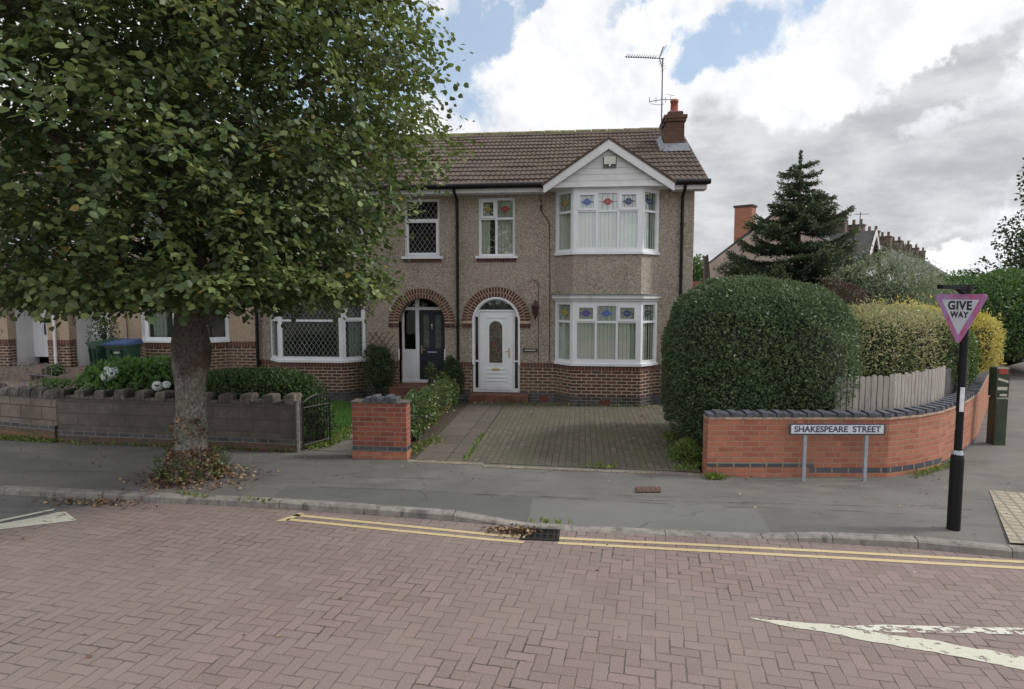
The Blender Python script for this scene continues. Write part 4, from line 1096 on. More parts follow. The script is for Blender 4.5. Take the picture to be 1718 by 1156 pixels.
for a_, b_ in zip(pts, pts[1:]+pts[:1]):
    nn_ = max(1, int(math.hypot(b_[0]-a_[0], b_[1]-a_[1])/.05)); jj = 0.
    for i in range(nn_):
        if i % 2 == 0: jj = rj.uniform(-.014, .014) if i else 0.
        pj.append((a_[0]+(b_[0]-a_[0])*i/nn_, a_[1]+(b_[1]-a_[1])*i/nn_+jj))
pts = pj
tr = tessellate_polygon([[Vector((*p, 0)) for p in pts]]); w_.add([(*p, .0041) for p in pts], [tuple(t) for t in tr])
structure(w_.build('road_marking', M['white_p']), 'long white arrow line in the right foreground')
w_ = MB(); w_.add([(x, y_, .0041) for x, y_ in [(4.97, -9.55), (5.3, -9.49), (5.8, -9.46), (7.2, -9.36), (7.2, -9.47), (5.85, -9.55), (5.35, -9.60), (5.1, -9.60)]], [(0, 7, 6, 1), (1, 6, 5, 2), (2, 5, 4, 3)])
structure(w_.build('road_marking', M['white_w']), 'worn upper branch of the white arrow line')
# tactile paving
def pavers(name, c1, c2, w, h, mort, rot=0., moss=None, ms=.012, offset=.5, var=.4):
    m, t, b = newmat(name); p = t.pos()
    mp = t.node('ShaderNodeMapping'); mp.inputs['Rotation'].default_value = (0, 0, R(rot)); t.put(mp.inputs[0], p)
    wob = t.vm('SCALE', t.vm('SUBTRACT', t.noise(p, 4., 3, out=1), (.5, .5, .5)), .02)
    n = t.node('ShaderNodeTexBrick'); n.offset = offset; t.put(n.inputs[0], t.vm('ADD', mp.outputs[0], wob)); n.inputs['Scale'].default_value = 1.
    n.inputs['Brick Width'].default_value = w; n.inputs['Row Height'].default_value = h; n.inputs['Mortar Size'].default_value = ms; n.inputs['Mortar Smooth'].default_value = .3
    t.put(n.inputs['Color1'], (0, 0, 0)); t.put(n.inputs['Color2'], (1, 1, 1)); t.put(n.inputs['Mortar'], (.5, .5, .5))
    c = t.mix(t.xyz(n.outputs['Color'])[0], c1, c2)
    c = t.mix(t.ramp(t.noise(p, 60., 4, .7), .4, .7, 0., .4), c, tuple(x*.55 for x in c1))
    c = t.mix(n.outputs['Fac'], c, mort)
    c = t.mix(t.ramp(t.noise(p, 1.1, 6, .65), .4, .65, 0., var), c, moss or tuple(x*.6 for x in c1))
    t.put(b.inputs['Base Color'], c); b.inputs['Roughness'].default_value = .9
    t.put(b.inputs['Normal'], t.bump(t.m('SUBTRACT', 1., n.outputs['Fac']), .5, .008)); return m
sheet('tactile_paving', [(8.14, -6.05), (9.1, -6.25), (8.9, -7.95), (7.25, -7.87)], .106, pavers('buff_tactile', (.33, .29, .22), (.40, .35, .27), .13, .13, (.20, .18, .14), 20., offset=0., ms=.016))
sheet('driveway', [(1.22, -5.48), (4.62, -5.62), (4.62, -5.2), (5.5, -4.9), (5.5, -.0), (1.18, -.0)], .1062, pavers('brown_grey_drive_block', (.100, .088, .07), (.155, .133, .104), .2, .1, (.05, .045, .032), 90., (.085, .09, .052), ms=.009, var=.75), 'brown grey block paved driveway')
sheet('garden_path', [(.42, -5.40), (1.215, -5.47), (1.17, -.3), (.36, -.3)], .1066, pavers('brown_concrete_slab', (.098, .086, .073), (.128, .112, .095), .9, .62, (.05, .045, .035), 0., (.08, .075, .055), offset=0.), 'brown concrete slab path to the white door')
sheet('garden_soil', [(.05, -5.2), (.42, -5.38), (.36, -.05), (-.05, -.05)], .1068, M['soil'], 'narrow soil strip beside the low wall')
# edging stone at the front of the drive
q = MB()
for i in range(5):
    x = .33+i*.235; q.box(x, x+.225, -5.56-.012*i, -5.44-.012*i, .05, .113+.002*(i % 2), ch=.008)
for i in range(17):
    x = 1.52+i*.205; q.box(x, x+.197, -5.72-.006*i, -5.62-.006*i+.0, .05, .112)
structure(q.build('drive_edging', simple('edging_block', (.22, .19, .15), .9, .25, 14., .3)), 'row of edging blocks across the drive mouth')
sheet('garden_path', [(-1.44, -5.0), (-.56, -5.1), (-.30, -4.6), (-.30, -.85), (-1.42, -.85), (-1.3, -2.8), (-1.28, -4.3)], .1064, asphalt('worn_concrete_path', (.13, .125, .11), (.17, .16, .14)), 'grey concrete path to the navy door')
sheet('garden_soil', [(-5.03, -4.75), (-1.45, -4.9), (-1.28, -4.3), (-1.30, -2.8), (-1.42, -.85), (-1.42, -.0), (-5.03, -.0)], .1058, M['soil'], 'dark border soil of the lawn garden')
sheet('forecourt', [(-16, .1), (-5.06, .1), (-5.06, -4.62), (-7.2, -4.35), (-12, -3.8), (-16, -3.4)], .52, pavers('raised_yard_paving', (.16, .12, .10), (.22, .16, .13), .45, .45, (.10, .08, .07), 5., var=.5), 'raised paved yard of the tan houses')
q = MB(); q.box(-16, -5.05, -4.05, .05, -.02, .515); structure(q.build('raised_bank', M['soil']), 'raised ground under the yard')
sheet('corner_garden', [(4.66, -5.5), (5.51, -5.5), (7.0, -5.35), (7.9, -4.8), (9.5, -3.0), (22.6, 17.2), (16, 22), (5.5, 22), (5.51, -4.)], .1055, M['soil'], 'planted corner garden')
# lawn blades
rs = np.random.RandomState(4)
def scatter_poly(pts, n):
    xs = [p[0] for p in pts]; ys = [p[1] for p in pts]; out = []
    while len(out) < n:
        c = rs.rand(n, 2)*[max(xs)-min(xs), max(ys)-min(ys)]+[min(xs), min(ys)]
        ins = np.zeros(n, bool); j = len(pts)-1
        for i in range(len(pts)):
            xi, yi = pts[i]; xj, yj = pts[j]
            cond = ((yi > c[:, 1]) != (yj > c[:, 1])) & (c[:, 0] < (xj-xi)*(c[:, 1]-yi)/((yj-yi) or 1e-9)+xi)
            ins ^= cond; j = i
        out += list(c[ins])
    return np.array(out[:n])
def grass(name, pts, n, h, z, label, mat='grass'):
    xy = scatter_poly(pts, n); P = np.column_stack([xy, np.full(n, z)])
    d = unit(rs.normal(size=(n, 3))*[.45, .45, .1]+[0, 0, 1.]); nn = rs.normal(size=(n, 3))
    tint = np.clip(.45+.25*lumps(P, 2., 3)+.25*rs.rand(n), 0, .96)
    o = leaf_mesh(name, P, d, nn, h*(.5+.8*rs.rand(n)), tint, M[mat], shape='blade', width=.16)
    o['kind'] = 'stuff'; o['label'] = label; o['category'] = 'grass'; return o
grass('lawn', [(-4.6, -4.0), (-1.45, -4.15), (-1.42, -.7), (-4.6, -.5)], 42000, .06, .105, 'small green lawn behind the iron gate')
def litter(name, P, n_sz, label, mat='litter', flat=1., cat='leaves', shape='leaf', width=.75, t0=.0, t1=.95):
    n = len(P); d = unit(rs.normal(size=(n, 3))*[1, 1, .25*flat]); nn = unit(rs.normal(size=(n, 3))*.5+[0, 0, 1.])
    o = leaf_mesh(name, P, d, nn, n_sz*(.6+.8*rs.rand(n)), t0+(t1-t0)*rs.rand(n), M[mat], shape=shape, width=width)
    o['kind'] = 'stuff'; o['label'] = label; o['category'] = cat; return o
# weeds along edges
P = []
for (x0, y0, x1, y1, n_, sp) in ((-7.2, -4.85, -5.9, -4.98, 500, .05), (1.20, -5.45, 1.19, -3.6, 110, .012), (4.40, -5.5, 4.6, -5.3, 220, .07), (4.35, -5.1, 4.5, -3.2, 260, .06), (.4, -.45, 4.6, -.5, 220, .04),
                                 (-1.42, -4.95, -1.2, -4.2, 700, .08), (-1.3, -4.2, -1.3, -2.4, 900, .06), (4.66, -5.92, 4.85, -5.9, 260, .035), (7.5, -5.5, 8.4, -4.8, 160, .04), (.2, -5.2, .45, -4.0, 200, .08), (-2.2, -7.30, -.7, -7.45, 60, .02), (3.0, -5.5, 3.4, -5.55, 50, .05), (2.3, -7.72, 2.9, -7.75, 30, .02), (-5.8, -5.06, -1.6, -5.17, 220, .03)):
    t_ = rs.rand(n_, 1); P.append(np.column_stack([x0+(x1-x0)*t_[:, 0]+rs.normal(size=n_)*sp, y0+(y1-y0)*t_[:, 0]+rs.normal(size=n_)*sp, np.full(n_, .105)]))
P = np.concatenate(P); P[:, 2] = np.where(P[:, 1] < -7.2, .06, .108)
d = unit(rs.normal(size=(len(P), 3))*[.7, .7, .3]+[0, 0, .8])
o = leaf_mesh('weeds', P, d, rs.normal(size=(len(P), 3)), .045+.05*rs.rand(len(P)), rs.rand(len(P))*.95, M['weed'], shape='leaf', width=.35)
o['kind'] = 'stuff'; o['label'] = 'small weeds growing along walls and paving edges'; o['category'] = 'weeds'

# ------------------------------------------------------------------ drain and cover
q = MB(); dx, dy = 2.50, -7.93
q.box(dx-.21, dx+.21, dy-.16, dy-.13, -.02, .012); q.box(dx-.21, dx+.21, dy+.13, dy+.16, -.02, .012)
q.box(dx-.21, dx-.18, dy-.13, dy+.13, -.02, .012); q.box(dx+.18, dx+.21, dy-.13, dy+.13, -.02, .012)
for i in range(5): x = dx-.135+i*.068; q.box(x, x+.026, dy-.13, dy+.13, -.02, .011)
q.box(dx-.18, dx+.18, dy-.015, dy+.015, -.02, .0105)
tag(q.build('drain_grate', M['iron']), 'black iron drain grating in the gutter gap between the yellow lines', 'drain')
q = MB(); q.box(dx-.18, dx+.18, dy-.13, dy+.13, .002, .003); structure(q.build('drain_void', M['black']))
q = MB(); q.hexa([(3.63, -6.60, .09), (3.95, -6.57, .09), (3.97, -6.36, .09), (3.65, -6.39, .09), (3.63, -6.60, .100), (3.95, -6.57, .1015), (3.97, -6.36, .1035), (3.65, -6.39, .1025)])
for k in range(5):
    x = 3.655+k*.06; q.box(x, x+.03, -6.57, -6.42, .098, .1065)
tag(q.build('access_cover', simple('rusty_iron', (.11, .06, .05), .9, .35, 30., .4)), 'small rusty iron access cover set in the footway', 'cover')
n_ = 240; P = np.column_stack([2.2+rs.normal(size=n_)*.13, -7.82-np.abs(rs.normal(size=n_))*.07+rs.normal(size=n_)*.03, .015+.03*rs.rand(n_)])
litter('gutter_debris', P, .045, 'brown leaf debris piled beside the drain')
n_ = 200; P = np.column_stack([-3.15+rs.normal(size=n_)*.35, -7.47+rs.normal(size=n_)*.06-.1*rs.rand(n_), .012+.02*rs.rand(n_)])
litter('gutter_debris', P, .045, 'brown leaf debris in the gutter at the left end of the kerb')
P = np.column_stack([rs.uniform(-8, 9, 260), rs.uniform(-7.2, -5.3, 260), np.full(260, .112)]); 
P2 = np.column_stack([rs.uniform(.3, 4.8, 120), rs.uniform(-5.3, -.5, 120), np.full(120, .113)])
P3 = np.column_stack([rs.uniform(-5., 5., 60), rs.uniform(-12., -7.9, 60), np.full(60, .009)])
litter('scattered_leaves', np.concatenate([P, P2, P3]), .03, 'odd fallen leaves scattered over paving')

# ------------------------------------------------------------------ stone wall with crenellated coping
def wall_seg(mb, a, b, z0, z1, th, mi=0):
    L = math.hypot(b[0]-a[0], b[1]-a[1]); tx, ty = (b[0]-a[0])/L, (b[1]-a[1])/L; nx, ny = -ty*th, tx*th
    mb.hexa([(a[0], a[1], z0), (b[0], b[1], z0), (b[0]+nx, b[1]+ny, z0), (a[0]+nx, a[1]+ny, z0), (a[0], a[1], z1), (b[0], b[1], z1), (b[0]+nx, b[1]+ny, z1), (a[0]+nx, a[1]+ny, z1)], mi)
    return tx, ty
A0, A1 = (-5.95, -4.93), (-1.58, -5.15)
e = empty('garden_wall', ((A0[0]+A1[0])/2, -5.04, .1), 'dark stained concrete block wall with crenellated coping behind the tree trunk', 'wall')
def lerp(a, b, t_): return (a[0]+(b[0]-a[0])*t_, a[1]+(b[1]-a[1])*t_)
q = MB(); wall_seg(q, A0, A1, .30, .86, .2); q.build('block_face', M['stone'], e)
q = MB(); off = .012
wall_seg(q, (A0[0], A0[1]-off), (A1[0], A1[1]-off), .21, .298, .2+off); q.build('blue_course', M['blue'], e)
q = MB(); wall_seg(q, (A0[0], A0[1]-.02), (A1[0], A1[1]-.02), .0, .208, .22); q.build('brick_base', brickmat('stained_base_brick', (.12, .06, .04), (.22, .10, .06), (.16, .13, .10), third=(.07, .06, .05), var=.8), e)
rr = random.Random(8); nb = 23
for i in range(nb):
    a = lerp(A0, A1, (i+.03)/nb); b = lerp(A0, A1, (i+.97)/nb)
    if i == nb-1: hi = .165
    else: hi = (.035 if i % 2 else .15)+rr.uniform(-.012, .012)
    q = MB(); a2 = (a[0], a[1]-.03); b2 = (b[0], b[1]-.03); L = math.hypot(b2[0]-a2[0], b2[1]-a2[1]); tx, ty = (b2[0]-a2[0])/L, (b2[1]-a2[1])/L; nx, ny = -ty, tx
    def ringat(ins, z): return [(a2[0]+tx*ins+nx*ins, a2[1]+ty*ins+ny*ins, z), (b2[0]-tx*ins+nx*ins, b2[1]-ty*ins+ny*ins, z), (b2[0]-tx*ins+nx*(.26-ins), b2[1]-ty*ins+ny*(.26-ins), z), (a2[0]+tx*ins+nx*(.26-ins), a2[1]+ty*ins+ny*(.26-ins), z)]
    vs = ringat(0, .862)+ringat(.0, .862+hi*.75)+ringat(.01, .862+hi*.92)+ringat(.028, .862+hi)
    q.add(vs, [(0, 3, 2, 1), (12, 13, 14, 15)]+[(r*4+j, r*4+(j+1) % 4, r*4+4+(j+1) % 4, r*4+4+j) for r in range(3) for j in range(4)])
    q.build('coping_stone', M['stonecap'], e)
q = MB(); q.tube([(-1.545, -5.17, .1), (-1.545, -5.17, .93)], .03, 6); q.build('gate_post', simple('weathered_post', (.16, .16, .15), .9, .3, 20.), e)
B0_, B1_ = (-7.9, -4.55), (-5.96, -4.93)
e = empty('garden_wall', (-6.9, -4.7, .1), 'rough weathered block wall at the left edge with uneven stone top', 'wall')
q = MB(); wall_seg(q, B0_, B1_, .38, .84, .2); q.build('block_face', brickmat('rough_block', (.20, .165, .135), (.27, .22, .185), (.12, .10, .085), w=.5, h=.23, ms=.012, var=.5, stain=((.07, .06, .055), .8, 1., .6)), e)
q = MB(); wall_seg(q, (B0_[0], B0_[1]-.01), (B1_[0]-.04, B1_[1]-.01), .27, .378, .2); q.build('blue_course', M['blue'], e)
q = MB(); wall_seg(q, (B0_[0], B0_[1]-.02), (B1_[0]-.04, B1_[1]-.02), .0, .268, .2); q.build('brick_base', brickmat('mossy_base_brick', (.18, .09, .05), (.28, .13, .07), (.15, .14, .09), var=.9), e)
for i in range(7):
    a = lerp(B0_, B1_, (i+.03)/7); b = lerp(B0_, B1_, (i+.97)/7); q = MB(); h = rr.uniform(.13, .2)
    a2 = (a[0], a[1]-.03); b2 = (b[0], b[1]-.03)
    L = math.hypot(b2[0]-a2[0], b2[1]-a2[1]); tx, ty = (b2[0]-a2[0])/L, (b2[1]-a2[1])/L; nx, ny = -ty, tx
    vs = ringat(0, .842)+ringat(.01, .842+h*.5)+ringat(.04, .842+h*.85)+ringat(.09, .842+h)
    q.add(vs, [(0, 3, 2, 1), (12, 13, 14, 15)]+[(r*4+j, r*4+(j+1) % 4, r*4+4+(j+1) % 4, r*4+4+j) for r in range(3) for j in range(4)])
    q.build('coping_stone', M['stonecap'], e)
# further wall out to the left (mostly out of frame)
# ------------------------------------------------------------------ gate
e = empty('garden_gate', (-1.5, -5.1, .12), 'black wrought iron garden gate standing open at the end of the stone wall', 'gate')
ga, gb_ = (-1.49, -5.10), (-1.26, -4.58)
gp = lambda t_: (ga[0]+(gb_[0]-ga[0])*t_, ga[1]+(gb_[1]-ga[1])*t_)
q = MB()
for t_ in (0, 1): q.tube([(*gp(t_), .14), (*gp(t_), .98 if t_ == 0 else .88)], .016, 6)
q.tube([(*gp(0), .2), (*gp(1), .2)], .011, 5); q.tube([(*gp(0), .8), (*gp(1), .8)], .011, 5)
q.tube([(*gp(i/10), .88+.10*math.sin(math.pi*i/10)) for i in range(11)], .011, 5); q.build('frame', M['iron'], e)
q = MB()
for k in range(1, 9):
    t_ = k/9; q.tube([(*gp(t_), .2), (*gp(t_), .88+.09*math.sin(math.pi*t_))], .008, 5)
for z in (.42, .62):
    for k in range(0, 9):
        c = gp((k+.5)/9); q.tube([(c[0]-.02, c[1]-.03, z), (c[0], c[1], z+.035), (c[0]+.02, c[1]+.03, z), (c[0], c[1], z-.035), (c[0]-.02, c[1]-.03, z)], .006, 4)
q.build('bars', M['iron'], e)
# ------------------------------------------------------------------ brick pier
e = empty('brick_pier', (-.12, -5.3, .1), 'short red brick wall pier with blue bricks lying on top, between gate and driveway', 'wall')
q = MB(); q.box(-.55, .30, -5.42, -5.20, .30, .955); q.build('brickwork', M['pierred'], e)
q = MB(); q.box(-.553, .303, -5.423, -5.197, .215, .298); q.build('blue_course', M['blue'], e)
q = MB(); q.box(-.56, .31, -5.43, -5.19, .02, .212); q.build('brick_base', M['red'], e)
q = MB(); q.box(-.57, .32, -5.44, -5.18, .957, .985); q.build('slate_cap', simple('grey_slate_cap', (.10, .09, .085), .8, .3, 9., dirt=((.26, .22, .18), 6., .5)), e)
for i, (x, hz) in enumerate(((-.36, .05), (-.25, .085), (-.15, .05), (-.04, .085), (.05, .055))):
    q = MB(); q.box(x, x+.10, -5.43+.01*(i % 2), -5.20, .987, .987+hz, ch=.012); q.build('coping_brick', M['bluecap'], e)
# low boundary wall between the two gardens
e = empty('low_wall', (.0, -2.7, .1), 'low brick dividing wall overgrown with ivy between the two front gardens', 'wall')
q = MB(); q.box(-.10, .05, -5.19, -.87, .02, .55); q.build('brickwork', M['pierred'], e)
q = MB(); q.box(-.12, .07, -5.17, -.88, .552, .60, ch=.01); q.build('coping', simple('brown_coping', (.16, .11, .085), .9, .3, 9.), e)
# ------------------------------------------------------------------ red corner wall
RW = [(4.66, -5.83), (7.12, -5.57), (7.62, -5.32), (8.09, -4.98), (8.55, -4.5), (9.1, -3.85), (9.75, -3.0), (14.2, 3.85), (22.9, 17.3)]
e = empty('boundary_wall', (7, -5.2, .1), 'orange brick corner wall with blue dogtooth coping behind the street name sign', 'wall')
def poly_wall(mb, P, z0, z1, th, o=0.):
    Q = [(x, y) for x, y in P]; A = offset_poly(Q, o); B = offset_poly(Q, -th)
    for i in range(len(P)-1): mb.hexa([(*A[i], z0), (*A[i+1], z0), (*B[i+1], z0), (*B[i], z0), (*A[i], z1), (*A[i+1], z1), (*B[i+1], z1), (*B[i], z1)])
q = MB(); poly_wall(q, RW, .02, .90, .215); q.build('brickwork', M['red'], e)
q = MB(); poly_wall(q, RW[:2], .262, .325, .1, .004); q2 = [(6.02, -5.686), (7.12, -5.57), (7.62, -5.32), (8.09, -4.98)]
q = MB(); poly_wall(q, [(4.66, -5.83), (6.12, -5.676)], .24, .305, .1, .005); poly_wall(q, [(6.06, -5.682), (7.12, -5.57), (7.62, -5.32), (8.09, -4.98), (8.2, -4.86)], .165, .232, .1, .005); poly_wall(q, [(8.2, -4.86), (8.55, -4.5), (9.1, -3.85), (9.75, -3.0)], .09, .157, .1, .005)
q.build('blue_course', brickmat('blue_band_brick', (.05, .055, .07), (.09, .095, .115), (.33, .27, .2), ms=.012, rough=.6, zoff=.0, h=.3), e)
q = MB(); poly_wall(q, RW, .902, .930, .23, .014); q.build('tile_creasing', M['creasing'], e)
q = MB(); rr = random.Random(4)
def along(P, step, s0=0.):
    out = []; s = s0; tot = 0
    for a, b in zip(P[:-1], P[1:]):
        L = math.hypot(b[0]-a[0], b[1]-a[1])
        while s < tot+L: t_ = (s-tot)/L; out.append((a[0]+(b[0]-a[0])*t_, a[1]+(b[1]-a[1])*t_, (b[0]-a[0])/L, (b[1]-a[1])/L)); s += step
        tot += L
    return out
RW2 = resample([(x, y, 0) for x, y in RW[:7]], .5)
for i, (x, y_, tx, ty) in enumerate(along(RW, .104)[:200]):
    nx, ny = -ty, tx; h = .072 if i % 2 else .052; w = .096; z0 = .932
    a = (x+tx*.005-nx*.006, y_+ty*.005-ny*.006)
    def pp(u, v, z): return (a[0]+tx*u+nx*v, a[1]+ty*u+ny*v, z)
    v0 = 0. if i % 2 else .014
    q.hexa([pp(0, v0, z0), pp(w, v0, z0), pp(w, .215, z0), pp(0, .215, z0), pp(0, v0, z0+h-.012), pp(w, v0, z0+h-.012), pp(w, .215, z0+h), pp(0, .215, z0+h)])
q.build('coping', M['bluecap'], e)

# ------------------------------------------------------------------ picket fence on the corner
e = empty('picket_fence', (7.6, -5.0, .1), 'weathered grey close-set picket fence standing behind the orange brick wall', 'fence')
FP = [(6.55, -5.18), (7.45, -4.92), (8.35, -4.22), (8.8, -3.7)]
sp = along(FP, .098); rr = random.Random(6)
for i, (x, y_, tx, ty) in enumerate(sp[:34]):
    q = MB(); nx, ny = -ty, tx; h = 1.43+rr.uniform(-.02, .02)+.02*i/30; w = .082; an = rr.uniform(-.006, .006); th = .018
    def pp(u, v, z): return (x+tx*(u+an*(z > .5))+nx*v, y_+ty*(u+an*(z > .5))+ny*v, z)
    q.hexa([pp(0, 0, .12), pp(w, 0, .12), pp(w, th, .12), pp(0, th, .12), pp(0, 0, h-.02), pp(w, 0, h-.02), pp(w, th, h-.02), pp(0, th, h-.02)])
    q.hexa([pp(0, 0, h-.02), pp(w, 0, h-.02), pp(w, th, h-.02), pp(0, th, h-.02), pp(.02, 0, h), pp(w-.02, 0, h), pp(w-.02, th, h), pp(.02, th, h)])
    q.build('picket', M['wood_fence'], e)
q = MB()
for z in (.5, 1.25): poly_wall(q, [(x, y_) for x, y_ in FP], z, z+.07, .06, -.02)
q.build('rail', M['wood_fence'], e)
# dark close boarded panel past the corner
e2 = empty('board_fence', (9.6, -2.4, .1), 'dark close-boarded fence section above the wall near the green cabinet', 'fence')
q = MB(); poly_wall(q, [(8.85, -3.6), (9.5, -2.8), (11.5, .3)], .5, 1.36, .03); q.build('panel', simple('dark_fence_board', (.07, .065, .07), .9, .3, 12.), e2)
q = MB(); q.box(9.50, 9.60, -2.95, -2.85, .3, 1.52); q.build('fence_post', simple('pale_post', (.3, .28, .24), .9, .2), e2)
# ------------------------------------------------------------------ street name sign
e = empty('street_name_sign', (6.33, -5.80, .1), 'white street name plate on two grey posts in front of the orange wall', 'street sign')
sgx, sgy = math.cos(.105), math.sin(.105)
SP = lambda u, v, z: (6.33+sgx*u+sgy*v, -5.845+sgy*u-sgx*v, z)
for u in (-.41, .41):
    q = MB(); q.hexa([SP(u-.022, -.03, .05), SP(u+.022, -.03, .05), SP(u+.022, .0, .05), SP(u-.022, .0, .05), SP(u-.022, -.03, .86), SP(u+.022, -.03, .86), SP(u+.022, .0, .86), SP(u-.022, .0, .86)]); q.build('post', M['steel'], e)
q = MB(); q.hexa([SP(-.64, .001, .735), SP(.64, .001, .735), SP(.64, .02, .735), SP(-.64, .02, .735), SP(-.64, .001, .885), SP(.64, .001, .885), SP(.64, .02, .885), SP(-.64, .02, .885)]); bk_ = q.build('backing_board', simple('sign_black_border', (.05, .06, .08), .5), e)
q = MB(); q.hexa([SP(-.615, .021, .755), SP(.615, .021, .755), SP(.615, .024, .755), SP(-.615, .024, .755), SP(-.615, .021, .870), SP(.615, .021, .870), SP(.615, .024, .870), SP(-.615, .024, .870)]); q.build('name_plate', simple('sign_white_face', (.62, .66, .72), .4, .08, 10.), bk_)
text_mesh('SHAKESPEARE  STREET', .112, SP(0, .026, .811), (R(90), 0, .105), simple('sign_letter', (.03, .045, .08), .5), 'lettering', bk_, .001, .0025, 1.02)
# ------------------------------------------------------------------ give way sign
px, py = 6.93, -7.48
e = empty('give_way_sign', (px, py, .1), 'black pole with inverted triangular GIVE WAY sign and lamp arm on the corner footway', 'road sign')
q = MB(); q.tube([(px, py, .9), (px, py, 2.70)], .038, 14); q.tube([(px, py, 2.02), (px, py, 2.035)], .042, 14); pl_ = q.build('pole', M['black'], e, smooth=False)
q = MB(); q.tube([(px, py, .05), (px, py, .86), (px, py, .90), (px, py, .94)], [.064, .064, .056, .042], 14); q.build('pole_base', M['black'], e)
q = MB(); q.tube([(px, py, .905), (px, py, .95)], [.055, .042], 12); q.build('collar', M['steel'], e)
# stickers
q = MB(); tcam = math.atan2(-14.5-py, 2.9-px)
def band(a0, a1, z0, z1, r_): 
    n_ = 6; vs = []
    for i in range(n_+1): a = a0+(a1-a0)*i/n_; vs += [(px+r_*math.cos(a), py+r_*math.sin(a), z0), (px+r_*math.cos(a), py+r_*math.sin(a), z1)]
    q.add(vs, [(2*i, 2*i+2, 2*i+3, 2*i+1) for i in range(n_)])
band(tcam-.2, tcam+.95, 1.37, 1.63, .0395); q.build('white_sticker', simple('white_sticker', (.7, .7, .74), .5, .1, 15.), pl_)
q = MB(); band(tcam-1.5, tcam-1.0, 1.16, 1.37, .0395); q.build('yellow_sticker', simple('yellow_sticker', (.55, .5, .2), .5), pl_)
# plate, facing left-front
na = R(198); nx, ny = math.cos(na), math.sin(na); rx, ry = -ny, nx     # reader's right
cx, cy = px+nx*.055, py+ny*.055
SG = lambda a, z, d: (cx+rx*a+nx*d-.02*rx, cy+ry*a+ny*d-.02*ry, z)
def rtri(w, ztop, hgt, r_):
    P0 = [Vector((-w/2, ztop)), Vector((0, ztop-hgt)), Vector((w/2, ztop))]; out = []
    for i in range(3):
        p = P0[i]; a = (P0[i-1]-p).normalized(); b = (P0[(i+1) % 3]-p).normalized(); bis = (a+b).normalized(); ang = a.angle(b)/2
        c = p+bis*(r_/math.sin(ang)); s_ = math.atan2((p+a*(r_/math.tan(ang))-c).y, (p+a*(r_/math.tan(ang))-c).x); e_ = math.atan2((p+b*(r_/math.tan(ang))-c).y, (p+b*(r_/math.tan(ang))-c).x)
        dlt = (e_-s_+math.pi) % (2*math.pi)-math.pi
        out += [(c.x+r_*math.cos(s_+dlt*k/5), c.y+r_*math.sin(s_+dlt*k/5)) for k in range(6)]
    return out
W_, ZT, HG = .64, 2.61, .545
q = MB(); q.slab(SG, rtri(W_, ZT, HG, .035), [], 0., -.006); sp_ = q.build('sign_plate', simple('sign_red_border', (.52, .12, .27), .4, .18, 5., dirt=((.42, .25, .5), 4., .45)), e)
q = MB(); q.slab(SG, rtri(W_-.20, ZT-.058, HG-.170, .008), [], .003, .001); q.build('sign_face', simple('sign_white', (.60, .62, .68), .4, .06), sp_)
q = MB(); 
for z in (2.55, 2.36): q.hexa([(cx-nx*.007-rx*.05, cy-ny*.007-ry*.05, z), (cx-nx*.007+rx*.05, cy-ny*.007+ry*.05, z), (px-nx*.03+rx*.045, py-ny*.03+ry*.045, z), (px-nx*.03-rx*.045, py-ny*.03-ry*.045, z)]+[(cx-nx*.007-rx*.05, cy-ny*.007-ry*.05, z+.03), (cx-nx*.007+rx*.05, cy-ny*.007+ry*.05, z+.03), (px-nx*.03+rx*.045, py-ny*.03+ry*.045, z+.03), (px-nx*.03-rx*.045, py-ny*.03-ry*.045, z+.03)])
q.split_build('clamp', M['steel'], sp_)
q = MB()
for z in (2.565, 2.375): q.tube([SG(0, z, .0), SG(0, z, .006)], .009, 8)
q.split_build('bolt', M['steel'], sp_)
rotz = math.atan2(ry, rx)
ink = simple('sign_black_letter', (.02, .02, .03), .5)
text_mesh('GIVE', .125, SG(0, 2.487, .0045), (R(90), 0, rotz), ink, 'give_lettering', sp_, .001, .004, 1.0, spacing=1.1)
text_mesh('WAY', .085, SG(0, 2.392, .0045), (R(90), 0, rotz), ink, 'way_lettering', sp_, .001, .003, 1.0, spacing=1.1)
q = MB(); ax, ay = -.93, -.37
q.tube([(px, py, 2.64), (px, py, 2.70)], .05, 10)
def ap(u, v, z): return (px+ax*u-ay*v, py+ay*u+ax*v, z)
q.hexa([ap(-.05, -.035, 2.655), ap(.36, -.035, 2.665), ap(.36, .035, 2.665), ap(-.05, .035, 2.655), ap(-.05, -.035, 2.715), ap(.36, -.035, 2.705), ap(.36, .035, 2.705), ap(-.05, .035, 2.715)])
q.hexa([ap(.02, -.03, 2.60), ap(.05, -.03, 2.61), ap(.05, .03, 2.61), ap(.02, .03, 2.60), ap(.02, -.03, 2.656), ap(.14, -.03, 2.658), ap(.14, .03, 2.658), ap(.02, .03, 2.656)])
q.build('lamp_arm', M['black'], e)
